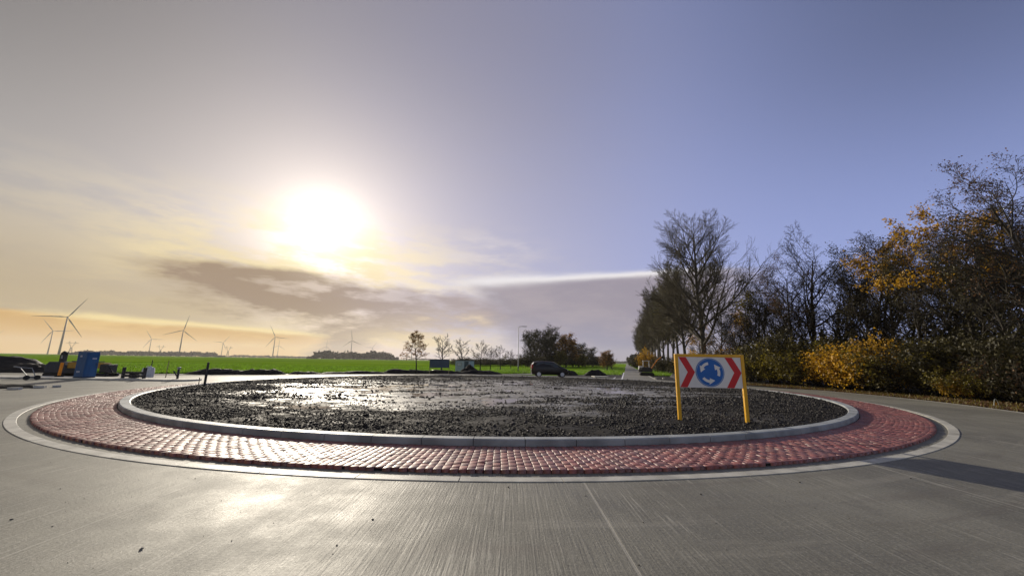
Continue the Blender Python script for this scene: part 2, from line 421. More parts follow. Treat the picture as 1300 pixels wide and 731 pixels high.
class MB:
    def __init__(s): s.v = []; s.f = []
    def add(s, v, f):
        n = len(s.v); s.v += [tuple(p) for p in v]; s.f += [tuple(i + n for i in q) for q in f]; return s
    def box(s, c, size, rot=None):
        hx, hy, hz = (q / 2 for q in size)
        v = [Vector((a * hx, b * hy, d * hz)) for a in (-1, 1) for b in (-1, 1) for d in (-1, 1)]
        if rot is not None: v = [rot @ p for p in v]
        v = [p + Vector(c) for p in v]
        return s.add(v, [(0, 1, 3, 2), (4, 6, 7, 5), (0, 4, 5, 1), (2, 3, 7, 6), (0, 2, 6, 4), (1, 5, 7, 3)])
    def bar(s, p, q, w, d=None):
        p, q = Vector(p), Vector(q); a = q - p
        return s.box((p + q) / 2, (w, d or w, a.length), a.to_track_quat('Z', 'Y').to_matrix())
    def tube(s, pts, rads, n=10, cap=True):
        pts = [Vector(p) for p in pts]
        if not hasattr(rads, '__len__'): rads = [rads] * len(pts)
        v = []; f = []
        for i, p in enumerate(pts):
            a = (pts[min(i + 1, len(pts) - 1)] - pts[max(i - 1, 0)]).normalized()
            M = a.to_track_quat('Z', 'Y').to_matrix()
            v += [p + M @ Vector((rads[i] * math.cos(t * 2 * PI / n), rads[i] * math.sin(t * 2 * PI / n), 0)) for t in range(n)]
        for i in range(len(pts) - 1):
            for t in range(n):
                f.append((i * n + t, i * n + (t + 1) % n, (i + 1) * n + (t + 1) % n, (i + 1) * n + t))
        if cap: f += [tuple(range(n))[::-1], tuple(range((len(pts) - 1) * n, len(pts) * n))]
        return s.add(v, f)
    def prism(s, poly, y0, y1):
        """outline in x,z extruded along y"""
        n = len(poly)
        v = [(x, y0, z) for x, z in poly] + [(x, y1, z) for x, z in poly]
        f = [tuple(range(n)), tuple(range(n, 2 * n))[::-1]] + [(i, i + n, (i + 1) % n + n, (i + 1) % n) for i in range(n)]
        return s.add(v, f)
    def build(s, name, m, parent=None, loc=None, bevel=0, smooth=False):
        me = bpy.data.meshes.new(name); me.from_pydata(s.v, [], s.f); me.materials.append(MATS[m])
        bm = bmesh.new(); bm.from_mesh(me); bmesh.ops.recalc_face_normals(bm, faces=bm.faces); bm.to_mesh(me); bm.free()
        if smooth:
            me.polygons.foreach_set('use_smooth', np.ones(len(me.polygons), dtype=bool))
        o = link(name, me, parent, loc)
        if bevel:
            b = o.modifiers.new('bevel', 'BEVEL'); b.width = bevel; b.segments = 2; b.limit_method = 'ANGLE'
        return o
def copy_thing(o, **k):
    c = o.copy(); COL.objects.link(c)
    for ch in list(o.children):
        d = ch.copy(); COL.objects.link(d); d.parent = c
        for g in list(ch.children):
            e = g.copy(); COL.objects.link(e); e.parent = d
    return c
def flat(name, pts, z, m, kind='structure'):
    """a flat sheet from an outline"""
    bm = bmesh.new(); vs = [bm.verts.new((x, y, z)) for x, y in pts]
    es = [bm.edges.new((vs[i], vs[(i + 1) % len(vs)])) for i in range(len(vs))]
    bmesh.ops.triangle_fill(bm, use_beauty=True, edges=es)
    bmesh.ops.recalc_face_normals(bm, faces=bm.faces)
    for f in bm.faces:
        if f.normal.z < 0: f.normal_flip()
    me = bpy.data.meshes.new(name); bm.to_mesh(me); bm.free(); me.materials.append(MATS[m])
    return tag(link(name, me), kind=kind)
def pol(R, a, c=(-0.67, 23.45)):
    """angle in degrees, 0 towards the camera, positive to the right"""
    return (c[0] + R * math.sin(R_(a)), c[1] - R * math.cos(R_(a)))
CX, CY = -0.67, 23.45
def polar(az, d): return (d * math.sin(R_(az)), d * math.cos(R_(az)))

# value-noise in numpy
_perm = rng.random((256, 256))
def vnoise(x, y):
    xi = np.floor(x).astype(int); yi = np.floor(y).astype(int); fx = x - xi; fy = y - yi
    fx = fx * fx * (3 - 2 * fx); fy = fy * fy * (3 - 2 * fy)
    g = lambda a, b: _perm[a % 256, b % 256]
    return (g(xi, yi) * (1 - fx) + g(xi + 1, yi) * fx) * (1 - fy) + (g(xi, yi + 1) * (1 - fx) + g(xi + 1, yi + 1) * fx) * fy
def fbm(x, y, o=5, r=0.5):
    s = 0; a = 1; t = 0
    for i in range(o):
        s = s + a * vnoise(x * 2 ** i + i * 17.3, y * 2 ** i + i * 9.1); t += a; a *= r
    return s / t

# ------------------------------------------------------------------ ground, field and roads
def big_ground():
    # one sheet to the horizon
    r = np.array([0, 40, 80, 160, 320, 640, 1300, 2600, 5200.0]); n = 96
    V = [(0, 30, 0)]
    for q in r[1:]:
        for i in range(n): V.append((q * math.sin(i * 2 * PI / n), 30 + q * math.cos(i * 2 * PI / n), 0))
    F = [(0, 1 + (i + 1) % n, 1 + i) for i in range(n)]
    me = bpy.data.meshes.new('ground')
    for k in range(len(r) - 2):
        for i in range(n):
            a = 1 + k * n
            F.append((a + i, a + (i + 1) % n, a + n + (i + 1) % n, a + n + i))
    me.from_pydata(V, [], F); me.materials.append(MATS['grass'])
    bm = bmesh.new(); bm.from_mesh(me); bmesh.ops.recalc_face_normals(bm, faces=bm.faces)
    if sum(f.normal.z for f in bm.faces) < 0: bmesh.ops.reverse_faces(bm, faces=bm.faces)
    bm.to_mesh(me); bm.free()
    tag(link('ground', me), kind='structure')
big_ground()

RD = Vector((0.286, 0.958))      # direction of the far straight road
def along(p, t): return (p[0] + RD.x * t, p[1] + RD.y * t)
# bare earth round the works
flat('bare_earth', [(-90, -40), (-90, 33.4), (-60, 33.6), (-34, 34.2), (-25, 38.5), (-16, 44.2), (-8, 47.2), (0, 48.0), (6, 47.6), (9.5, 52), (13, 60), (15.5, 62), (20, 62), (24, 60), (40, 60), (60, 40), (60, -40)], 0.004, 'soil')
flat('woodland_floor', [(19.5, 12), (22.2, 20), (22.0, 24), (20.2, 30), (18.2, 36), (18.0, 42), (21, 50), (30, 80), (60, 180), (120, 170), (90, 40), (60, 0), (30, 0)], 0.008, 'litter')
edge = [pol(21.7, a) for a in range(54, 100, 3)] + [(19.3, 27.5), (17.75, 31.5), (16.4, 35.0), (15.2, 37.8), (14.7, 39.4)]
far_arc = [pol(21.9, a) for a in range(212, 156, -3)]          # far side of the ring, from left to right (approx)
far_arc = [pol(21.9, -a) for a in range(122, 181, 3)] + [pol(21.9, 180 - a) for a in range(3, 34, 3)]
road_pts = [(-90, -30), (40, -30), (34, -4), (25, 4.5)] + [(20.5, 8.3)] + edge \
    + [along((14.6, 39.2), t) for t in (10, 40, 120, 300, 900)] + [along((11.3, 39.2), t) for t in (900, 300, 120, 40, 10, 4)] \
    + far_arc[::-1] + [(-22, 33.2), (-26, 32.2), (-34, 31.9), (-90, 31.5)]
flat('road', road_pts, 0.016, 'road')
flat('path', [(-12, 47.2), (-3, 50.2), (3.5, 55), (9, 66), (20, 94), (48, 170), (52, 169), (23, 92), (12, 64), (6.5, 53), (1, 48.6), (-7, 46.6)], 0.012, 'road')
def ribbon(name, pts, w, z, m):
    V = []; F = []
    for i, p in enumerate(pts):
        a = Vector(pts[min(i + 1, len(pts) - 1)]) - Vector(pts[max(i - 1, 0)]); a.normalize(); nn = Vector((-a.y, a.x)) * w / 2
        V += [(p[0] + nn.x, p[1] + nn.y, z), (p[0] - nn.x, p[1] - nn.y, z)]
    for i in range(len(pts) - 1): F.append((2 * i, 2 * i + 2, 2 * i + 3, 2 * i + 1))
    me = bpy.data.meshes.new(name); me.from_pydata(V, [], F); me.materials.append(MATS[m])
    for p in me.polygons:
        pass
    bm = bmesh.new(); bm.from_mesh(me)
    for f in bm.faces:
        if f.normal.z < 0: f.normal_flip()
    bm.to_mesh(me); bm.free()
    return tag(link(name, me), kind='structure')
ribbon('road_edge', [(25, 4.7), (20.6, 8.5)] + edge + [along((14.6, 39.2), t) for t in (10, 30)], 0.24, 0.022, 'strip_concrete')
ribbon('road_marking', [along((11.25, 39.4), t) for t in (0, 5, 10, 20, 30)], 0.16, 0.021, 'sign_white')
ribbon('road_marking', [(10.7, 40.6), (12.0, 44.6)], 0.12, 0.021, 'sign_white')

def ring_blocks(name, r0, r1, z0, z1, seg, gap, m, bev=0.02, a0=0.0):
    """ring of concrete lengths with open joints and softened arrises"""
    V = []; F = []; step = 2 * PI / seg; g = gap / r1
    sub = 6
    prof = [(r0, z0), (r0, z1 - bev), (r0 + bev, z1), (r1 - bev, z1), (r1, z1 - bev), (r1, z0)]
    for k in range(seg):
        jit = 0.0015 * rng.standard_normal()
        b = len(V)
        for j in range(sub + 1):
            a = a0 + k * step + g / 2 + (step - g) * j / sub
            for (r, z) in prof: V.append((CX + r * math.sin(a), CY - r * math.cos(a), z + (jit if z > z0 else 0)))
        n = len(prof)
        for j in range(sub):
            for i in range(n - 1): F.append((b + j * n + i, b + j * n + i + 1, b + (j + 1) * n + i + 1, b + (j + 1) * n + i))
        for j in (0, sub):
            F.append((b + j * n, b + j * n + 1, b + j * n + 4, b + j * n + 5)); F.append((b + j * n + 1, b + j * n + 2, b + j * n + 3, b + j * n + 4))
    me = bpy.data.meshes.new(name); me.from_pydata(V, [], F); me.materials.append(MATS[m])
    bm = bmesh.new(); bm.from_mesh(me); bmesh.ops.recalc_face_normals(bm, faces=bm.faces); bm.to_mesh(me); bm.free()
    return tag(link(name, me), kind='structure')
ring_blocks('kerb', 15.74, 16.0, 0.02, 0.185, 104, 0.013, 'kerb_concrete', 0.022)
ring_blocks('concrete_strip', 17.79, 17.98, 0.005, 0.026, 80, 0.014, 'strip_concrete', 0.003)

def brick_apron():
    rows = 8; R0, R1 = 16.02, 17.58; cols = 900
    dr = (R1 - R0) / rows; da = 2 * PI / cols
    V = []; F = []
    jr = rng.random((cols, rows, 6))
    c = 0
    for i in range(cols):
        for j in range(rows + (i % 2)):
            q = jr[i, min(j, rows - 1)] if j < rows else jr[i, 0][::-1]
            oj = 0.018 * (jr[i, 0, 5] - 0.5) - (i % 2) * dr / 2; ra, rb = max(R0, R0 + j * dr + 0.004 + oj), min(R1 + 0.012, R0 + (j + 1) * dr - 0.004 + oj)
            a = (i + (q[4] - 0.5) * 0.05) * da; ha = da / 2 - 0.0035 / 17
            zt = 0.066 + 0.008 * (q[0] - 0.5); tx = 0.005 * (q[1] - 0.5); ty = 0.006 * (q[2] - 0.5)
            inn = 0.006
            for (s0, s1) in ((-1, -1), (1, -1), (1, 1), (-1, 1)):      # top
                rr = (ra + inn) if s1 < 0 else (rb - inn); aa = a + s0 * (ha - inn / 17)
                V.append((CX + rr * math.sin(aa), CY - rr * math.cos(aa), zt + tx * s0 + ty * s1))
            for dz in (-0.005, -0.06):
                for (s0, s1) in ((-1, -1), (1, -1), (1, 1), (-1, 1)):
                    rr = ra if s1 < 0 else rb; aa = a + s0 * ha
                    V.append((CX + rr * math.sin(aa), CY - rr * math.cos(aa), zt + dz + tx * s0 + ty * s1))
            b = c * 12
            F.append((b, b + 3, b + 2, b + 1))
            for k in range(4):
                l = (k + 1) % 4
                F.append((b + k, b + l, b + 4 + l, b + 4 + k)); F.append((b + 4 + k, b + 4 + l, b + 8 + l, b + 8 + k))
            c += 1
    me = np_mesh('brick_apron', V, F, 'brick')
    bm = bmesh.new(); bm.from_mesh(me); bmesh.ops.recalc_face_normals(bm, faces=bm.faces); bm.to_mesh(me); bm.free()
    tag(link('brick_apron', me), kind='structure')
brick_apron()
ring_blocks('joint_sand', 15.9, 17.57, 0.006, 0.054, 40, 0.0, 'soil', 0.002)

# ---------------------------------------------------------------- island
WL = 0.131                                                    # puddle level
def island_h(x, y):
    dx, dy = x - CX, y - CY; r = np.hypot(dx, dy)
    rim = np.clip((15.75 - r) / 1.2, 0, 1)
    base = 0.135 + 0.050 * np.sin(np.clip(rim, 0, 1) * PI / 2)
    wz = np.hypot((x + 0.5) / 12.5, (y - 21.0) / 10.5)
    wz = np.clip((1.15 - wz + (fbm(x * .25, y * .25) - .5) * 1.1) / 0.55, 0, 1); wz = wz * wz * (3 - 2 * wz)
    h = base - wz * 0.045
    h = h + (fbm(x * 1.6, y * 1.6, 6, 0.62) - 0.5) * (0.09 - 0.02 * wz) * np.clip(rim * 2, 0.2, 1)
    h = h + (fbm(x * .35 + 9, y * .6, 3) - 0.5) * 0.07 * rim
    return h, wz
def island():
    na, nr = 900, 240
    rr = 15.77 * (np.linspace(0.0, 1, nr) ** 0.75); aa = np.linspace(0, 2 * PI, na, endpoint=False)
    Rr, A = np.meshgrid(rr, aa, indexing='ij')
    x = CX + Rr * np.sin(A); y = CY - Rr * np.cos(A); z, _ = island_h(x, y)
    V = np.stack([x, y, z], -1).reshape(-1, 3)
    i, j = np.meshgrid(np.arange(nr - 1), np.arange(na), indexing='ij'); j2 = (j + 1) % na
    F = np.stack([i * na + j, i * na + j2, (i + 1) * na + j2, (i + 1) * na + j], -1).reshape(-1, 4)
    tag(link('island_soil', np_mesh('island_soil', V, F[:, ::-1], 'island_soil', True)), kind='structure')
    n = 64
    flat('puddle_water', [pol(14.6, i * 360 / n) for i in range(n)], WL, 'water')
island()

def rocks(name, P, S, m, flatz=0.7, seed=1):
    """many small broken lumps as one mesh"""
    r = np.random.default_rng(seed)
    bm = bmesh.new(); bmesh.ops.create_icosphere(bm, subdivisions=1, radius=1.0)
    bv = np.array([v.co[:] for v in bm.verts]); bf = np.array([[v.index for v in f.verts] for f in bm.faces]); bm.free()
    n = len(P); nv = len(bv)
    sc = S[:, None, None] * (1 + 0.35 * r.standard_normal((n, 1, 3)).clip(-1.5, 1.5))
    rad = 1 + 0.24 * r.standard_normal((n, nv, 1)).clip(-1.6, 1.6)
    V = bv[None] * rad * sc; V[:, :, 2] *= flatz
    a = r.random(n) * 2 * PI; c, s = np.cos(a)[:, None], np.sin(a)[:, None]
    X = V[:, :, 0] * c - V[:, :, 1] * s; Y = V[:, :, 0] * s + V[:, :, 1] * c
    V = np.stack([X, Y, V[:, :, 2]], -1) + P[:, None, :]
    F = bf[None] + (np.arange(n) * nv)[:, None, None]
    return np_mesh(name, V.reshape(-1, 3), F.reshape(-1, 3), m)
def clods():
    r = np.random.default_rng(5); out = []; sz = []
    need = 120000; P = []
    while len(P) < need:
        n = 60000
        a = r.random(n) * 2 * PI; q = 15.68 * np.sqrt(r.random(n))
        x = CX + q * np.sin(a); y = CY - q * np.cos(a)
        z, wz = island_h(x, y)
        patch = fbm(x * .5 + 3, y * .9 + 5, 4)
        near = np.clip(1.25 - (y - 7.5) / 26, 0.25, 1)
        dens = np.clip(1 - wz * (1.05 - 0.5 * (fbm(x * .5 + 30, y * 1.1 + 8, 5, .6) > .56)), 0.02, 1) * near * np.clip((patch - 0.3) * 4, 0.15, 1)
        k = r.random(n) < dens
        P += list(zip(x[k], y[k], z[k]))
    P = np.array(P[:need]); S = 0.007 + 0.026 * r.random(need) ** 4.5 + 0.004 * r.random(need)
    S *= 1 + 0.5 * (P[:, 1] > 14)
    big = r.random(need) < 0.012; S[big] *= 1.7
    P[:, 2] += S * 0.25
    tag(link('soil_clods', rocks('soil_clods', P, S, 'clod')), label='loose black clods of earth scattered over the roundabout island', cat='soil', kind='stuff')
clods()

def grit():
    r = np.random.default_rng(11); n = 900
    x = r.uniform(-14, 16, n); y = r.uniform(1.8, 14, n)
    k = np.hypot(x - CX, y - CY) > 18.1; x, y = x[k], y[k]
    S = 0.003 + 0.010 * r.random(len(x)) ** 4
    tag(link('road_grit', rocks('road_grit', np.stack([x, y, 0.017 + S * 0.3], -1), S, 'grit', seed=3)), label='tiny stones and crumbs of earth lying on the concrete', cat='grit', kind='stuff')
grit()

# ---------------------------------------------------------------- heaps of earth
def heap(name, pts, width, height, label, m='soil', seed=0, cat='earth bank', group=None, rough=0.35):
    """a long lumpy bank following pts (x,y)"""
    L = [0]
    for a, b in zip(pts[:-1], pts[1:]): L.append(L[-1] + math.dist(a, b))
    tot = L[-1]; nu = max(24, int(tot / 0.16)); nv = 19
    us = np.linspace(0, tot, nu); px = np.interp(us, L, [p[0] for p in pts]); py = np.interp(us, L, [p[1] for p in pts])
    tx = np.gradient(px); ty = np.gradient(py); l = np.hypot(tx, ty); tx, ty = tx / l, ty / l
    vs = np.linspace(-1, 1, nv)
    U, Vv = np.meshgrid(np.arange(nu), vs, indexing='ij')
    end = np.clip(np.minimum(us, tot - us) / (width * 0.8), 0, 1) ** 0.6
    w = width / 2 * (0.35 + 0.65 * end) * (0.8 + 0.4 * fbm(us * .5 + seed, us * 0 + seed))
    X = px[:, None] - ty[:, None] * vs * w[:, None]; Y = py[:, None] + tx[:, None] * vs * w[:, None]
    prof = np.clip(1 - vs ** 2, 0, 1)[None] ** 0.8
    Z = height * prof * end[:, None] * (0.35 + 1.3 * fbm(us * .45 + seed * 3, us * 0 + 5, 3))[:, None]
    Z = Z + (fbm(X * 3 + seed, Y * 3, 5, .6) - .5) * rough * height * prof * 1.6 - 0.01
    V = np.stack([X, Y, Z], -1).reshape(-1, 3)
    i, j = np.meshgrid(np.arange(nu - 1), np.arange(nv - 1), indexing='ij')
    F = np.stack([i * nv + j, (i + 1) * nv + j, (i + 1) * nv + j + 1, i * nv + j + 1], -1).reshape(-1, 4)
    cx, cy = float(px.mean()), float(py.mean())
    V[:, 0] -= cx; V[:, 1] -= cy
    o = link(name, np_mesh(name, V, F, m, True), loc=(cx, cy, 0))
    return tag(o, label, cat, group)
heap('earth_mound', [(-52, 35), (-46, 35.2), (-40.5, 34.6)], 5.5, 1.0, 'big black heap of earth beside the machine at far left', seed=2, cat='earth mound')
heap('earth_bank', [(-29.5, 35.2), (-26, 36.5), (-22, 38.3)], 1.6, 0.5, 'low dark earth bank behind the grey bollard', seed=4)
heap('earth_bank', [(-22, 38.6), (-18, 42), (-14, 44.8)], 1.2, 0.28, 'thin ragged earth bank between concrete lane and field, left of centre', seed=6)
heap('earth_bank', [(-15, 45.2), (-10, 47.6), (-4.5, 48.8), (-1, 49)], 1.6, 0.42, 'crumbly black earth bank in front of the oak and notice board', seed=9)
heap('earth_mound', [(-6.5, 49.4), (-4.0, 50.3)], 1.6, 0.8, 'small dark heap of earth in front of the pale site hut', seed=12, cat='earth mound')
heap('earth_mound', [(6.2, 49.5), (8.6, 50.3)], 1.8, 0.9, 'dark heap of earth just ahead of the parked car', seed=15, cat='earth mound')
heap('earth_mound', [(9.3, 49.0), (11.2, 50.2), (12.4, 50.2)], 1.6, 0.65, 'low heap of earth on the verge left of the far road', seed=19, cat='earth mound')
heap('earth_bank', [(21.6, 50.5), (20.4, 46.0), (19.2, 42.0)], 2.2, 0.6, 'dark earth bank at the foot of the poplars', seed=23)
heap('earth_bank', [(-28, 18.2), (-24.2, 18.3), (-22.2, 18.7)], 1.7, 0.26, 'flat patch of bare dark earth on the road at far left', seed=27)
mk = empty('concrete_slab', (10.2, 44.2, 0.016), 0, 'pale concrete slab on bare earth beside the white road line', 'slab')
MB().box((0, 0, 0.06), (1.7, 1.8, 0.10)).build('slab', 'strip_concrete', mk, bevel=0.01)

# splitter island of the left arm
def splitter():
    pts = [(-90, 24.7), (-24, 24.7)] + [(-21.6 + 1.05 * math.sin(R_(a)), 25.75 - 1.05 * math.cos(R_(a))) for a in range(0, 181, 20)] + [(-24, 26.8), (-90, 27.5)]
    n = len(pts); c = Vector((-50, 26.8))
    V = []
    for z, ins in ((0.0, 0), (0.10, 0), (0.12, 0.03)):
        for p in pts:
            d = (Vector((p[0], 25.75)) - Vector(p)); d = d.normalized() * ins if d.length > 1e-6 else Vector((-ins, 0))
            V.append((p[0] + d.x, p[1] + d.y, z))
    F = [(k * n + i, k * n + (i + 1) % n, (k + 1) * n + (i + 1) % n, (k + 1) * n + i) for k in range(2) for i in range(n)] + [tuple(range(2 * n, 3 * n))]
    me = bpy.data.meshes.new('traffic_island'); me.from_pydata(V, [], F); me.materials.append(MATS['strip_concrete'])
    bm = bmesh.new(); bm.from_mesh(me); bmesh.ops.recalc_face_normals(bm, faces=bm.faces); bm.to_mesh(me); bm.free()
    tag(link('traffic_island', me), kind='structure')
splitter()

# ---------------------------------------------------------------- foliage kit
def rot_to(d):
    return Vector(d).to_track_quat('Z', 'Y').to_matrix()
class Tree:
    """collects tapered limb segments (thick and thin separately) and leaf sites"""
    def __init__(s, seed): s.r = random.Random(seed); s.seg = []; s.tips = []
    def limb(s, p, d, L, r0, r1, n, curve, wob, lvl):
        """returns the polyline of points, directions, radii"""
        pts = [p.copy()]; dirs = [d.copy()]; rad = [r0]; q = p.copy(); dd = d.copy()
        for i in range(n):
            dd = (dd + Vector((s.r.gauss(0, wob), s.r.gauss(0, wob), s.r.gauss(0, wob * .6) + curve))).normalized()
            q2 = q + dd * (L / n); t = (i + 1) / n; r2 = r0 + (r1 - r0) * t
            s.seg.append((q.copy(), q2.copy(), rad[-1], r2, lvl)); q = q2
            pts.append(q.copy()); dirs.append(dd.copy()); rad.append(r2)
        return pts, dirs, rad
    def grow(s, p, d, L, r0, spec, lvl=0):
        c = spec[lvl]
        pts, dirs, rad = s.limb(p, d, L, r0, r0 * c['end'], c['n'], c['curve'], c['wob'], lvl)
        if lvl + 1 >= len(spec):
            s.tips.append(pts[-1]); s.tips.append((pts[-1] + pts[-2]) / 2); return
        k = c['kids'] if lvl else c['kids']
        for i in range(k):
            t = c['start'] + (1 - c['start']) * ((i + s.r.random() * .8) / k)
            f = t * c['n']; a = min(int(f), c['n'] - 1); fr = f - a
            q = pts[a].lerp(pts[a + 1], fr); dd = dirs[a + 1]; rr = rad[a] + (rad[a + 1] - rad[a]) * fr
            ang = R_(c['ang'] + s.r.gauss(0, 7)); az = s.r.random() * 2 * PI if lvl else i * 2.4 + s.r.gauss(0, .4)
            loc = Vector((math.sin(ang) * math.cos(az), math.sin(ang) * math.sin(az), math.cos(ang)))
            nd = (rot_to(dd) @ loc).normalized()
            shape = c['shape'](t)
            s.grow(q, nd, L * c['len'] * shape * s.r.uniform(.8, 1.15), min(rr * .75, r0 * c['rk'] * (shape + .25)), spec, lvl + 1)
def seg_mesh(name, segs, n, m):
    A = np.array([s[0][:] for s in segs]); B = np.array([s[1][:] for s in segs])
    ra = np.array([s[2] for s in segs]); rb = np.array([s[3] for s in segs])
    D = B - A; D /= np.linalg.norm(D, axis=1, keepdims=True) + 1e-9
    ref = np.where(np.abs(D[:, 2:3]) > .9, np.array([[1., 0, 0]]), np.array([[0, 0, 1.]]))
    U = np.cross(D, ref); U /= np.linalg.norm(U, axis=1, keepdims=True); W = np.cross(D, U)
    t = np.arange(n) * 2 * PI / n; c, s_ = np.cos(t), np.sin(t)
    ring = U[:, None] * c[None, :, None] + W[:, None] * s_[None, :, None]
    V = np.concatenate([A[:, None] + ring * ra[:, None, None], B[:, None] + ring * rb[:, None, None]], 1)
    i = np.arange(n); j = (i + 1) % n
    F = np.stack([i, i + n, j + n, j], -1)[None] + (np.arange(len(segs)) * 2 * n)[:, None, None]
    return np_mesh(name, V.reshape(-1, 3), F.reshape(-1, 4), m, True)
def leaf_mesh(name, P, size, m, seed=0, droop=0.0):
    r = np.random.default_rng(seed); P = np.asarray(P, float); n = len(P)
    a = r.standard_normal((n, 3)); a /= np.linalg.norm(a, axis=1, keepdims=True)
    b = np.cross(a, r.standard_normal((n, 3))); b /= np.linalg.norm(b, axis=1, keepdims=True)
    s = size * (0.6 + 0.8 * r.random((n, 1)))
    V = np.stack([P - a * s * .5, P + b * s * .32, P + a * s * .5, P - b * s * .32], 1)
    V[:, [1, 3], 2] += 0.12 * s
    F = np.arange(4 * n).reshape(n, 4)
    return np_mesh(name, V.reshape(-1, 3), F, m)
def leaf_sites(tips, frac, per, spread, seed, zmin=0, zone=None):
    r = np.random.default_rng(seed); T = np.array([t[:] for t in tips])
    k = r.random(len(T)) < frac
    if zone is not None: k &= zone(T, r)
    k &= T[:, 2] > zmin
    T = T[k]; T = np.repeat(T, per, 0)
    return T + r.standard_normal(T.shape) * spread

ROUND = lambda t: 0.45 + 0.75 * math.sin(min(1, t * 1.02) * PI) ** .8
FAN = lambda t: 1.25 - 0.85 * t
FULL = lambda t: 1.05 - 0.45 * t
def tree_meshes(key, seed, H, spec, r0, nthin=3, bark='bark_grey', twig='twig_grey', lean=(0, 0), twigr=0.012, split=1):
    t = Tree(seed); t.grow(Vector((0, 0, 0)), Vector((lean[0], lean[1], 1)).normalized(), H * spec[0].get('h', .85), r0, spec)
    top = max(s[1].z for s in t.seg); k = H / top
    t.seg = [(a * k, b * k, max(r, twigr * .5), max(q, twigr * .35), l) for a, b, r, q, l in t.seg]; t.tips = [p * k for p in t.tips]
    thick = [s for s in t.seg if s[4] < split]; thin = [s for s in t.seg if s[4] >= split]
    # root flare
    a, b, ra, rb, l = thick[0]; thick[0] = (a - Vector((0, 0, .15)), b, ra * 1.45, rb, l)
    return seg_mesh(key + '_trunk', thick, 9, bark), seg_mesh(key + '_crown', thin, nthin, twig), t.tips
def make_tree(name, meshes, leaf=None, label=None, cat='tree', group=None, loc=(0, 0, 0), rz=0, sc=1.0):
    o = empty(name, loc, rz, label, cat, group); o.scale = (sc, sc, sc)
    link('trunk', meshes[0], o); link('crown', meshes[1], o)
    if leaf: link('leaves', leaf, o)
    return o

# ---- poplar row
def sp_poplar(h=.92, kids=26, start=.26, ang=42, ln=.46):
    return [dict(h=h, end=.12, n=16, curve=.02, wob=.018, kids=kids, start=start, ang=ang, len=ln, shape=FAN, rk=.34),
            dict(end=.18, n=9, curve=.06, wob=.05, kids=15, start=.18, ang=36, len=.44, shape=FULL, rk=.42),
            dict(end=.25, n=5, curve=.05, wob=.07, kids=7, start=.2, ang=32, len=.5, shape=FULL, rk=.5),
            dict(end=.4, n=3, curve=.05, wob=.08, kids=4, start=.2, ang=30, len=.6, shape=FULL, rk=.6),
            dict(end=.6, n=1, curve=.03, wob=.1, kids=0, start=.3, ang=30, len=.5, shape=FULL, rk=.6)]
big = tree_meshes('big_poplar', 31, 22.6, sp_poplar(kids=30, start=.20, ang=46, ln=.50), .36, lean=(.0, 0), split=2, twigr=.014)
popA = tree_meshes('poplar_a', 12, 23.0, sp_poplar(kids=30, start=.22, ang=44, ln=.40), .34, twigr=.022)
popB = tree_meshes('poplar_b', 19, 23.0, sp_poplar(kids=30, start=.28, ang=40, ln=.42), .34, twigr=.022)
pl_brown = leaf_mesh('poplar_leaves', leaf_sites(popA[2], .10, 1, .15, 3), .16, 'leaf_olive', 3)
GP = 'bare poplars in the row along the far road'
make_tree('poplar_tree', big, label='biggest bare poplar with wide fan of branches, right behind the arrow sign', group=GP, loc=(*polar(26.6, 54), 0), rz=3.6).scale = (1.08, 1.08, 1.0)
ORD = ['first', 'second', 'third', 'fourth', 'fifth', 'sixth', 'seventh', 'eighth', 'ninth', 'tenth', 'eleventh', 'twelfth', 'thirteenth', 'fourteenth', 'fifteenth', 'sixteenth', 'seventeenth', 'eighteenth', 'nineteenth', 'twentieth']
b0 = Vector(polar(26.6, 54)); protoP = None
for i in range(18):
    t = 16 + 9.5 * i + random.uniform(-1, 1) + (i > 7) * (i - 7) * 3
    p = b0 + Vector((RD.x, RD.y)) * t
    if protoP is None: o = protoP = make_tree('poplar_tree', popA, pl_brown)
    elif i == 1: o = protoQ = make_tree('poplar_tree', popB)
    else: o = copy_thing(protoP if i % 2 == 0 else protoQ)
    o.location = (p.x, p.y, 0); o.rotation_euler = (0, 0, random.uniform(0, 6.28)); s = random.uniform(.94, 1.06) * min(1.0, .82 + i * .04); o.scale = (s, s, s)
    tag(o, f'{ORD[i]} bare poplar beyond the biggest one, in the row leading away along the far road', 'tree', GP)

# ---- mixed wood on the right
def sp_wood(ang=40, ln=.42, kids=17, start=.25):
    return [dict(h=.95, end=.15, n=12, curve=.01, wob=.045, kids=kids, start=start, ang=ang, len=ln, shape=FULL, rk=.42),
            dict(end=.2, n=7, curve=.05, wob=.09, kids=9, start=.25, ang=42, len=.45, shape=FULL, rk=.5),
            dict(end=.3, n=4, curve=.02, wob=.12, kids=6, start=.2, ang=42, len=.5, shape=FULL, rk=.5),
            dict(end=.5, n=2, curve=.02, wob=.14, kids=3, start=.2, ang=40, len=.6, shape=FULL, rk=.6),
            dict(end=.6, n=1, curve=.0, wob=.1, kids=0, start=.3, ang=30, len=.5, shape=FULL, rk=.6)]
kw = dict(bark='bark_dark', twig='twig_dark', twigr=.016)
wA = tree_meshes('wood_a', 41, 12, sp_wood(), .17, lean=(.06, 0), **kw)
wB = tree_meshes('wood_b', 52, 12, sp_wood(36, .38, 15, .3), .15, lean=(-.10, .05), **kw)
wC = tree_meshes('wood_c', 63, 12, sp_wood(46, .48, 18, .22), .19, lean=(.02, .08), **kw)
def lobes(r_, seed, thr=.5, f=.35):
    return lambda T, r: fbm(T[:, 0] * f + seed, T[:, 2] * f + T[:, 1] * f * .7 + seed * 2, 3) > thr
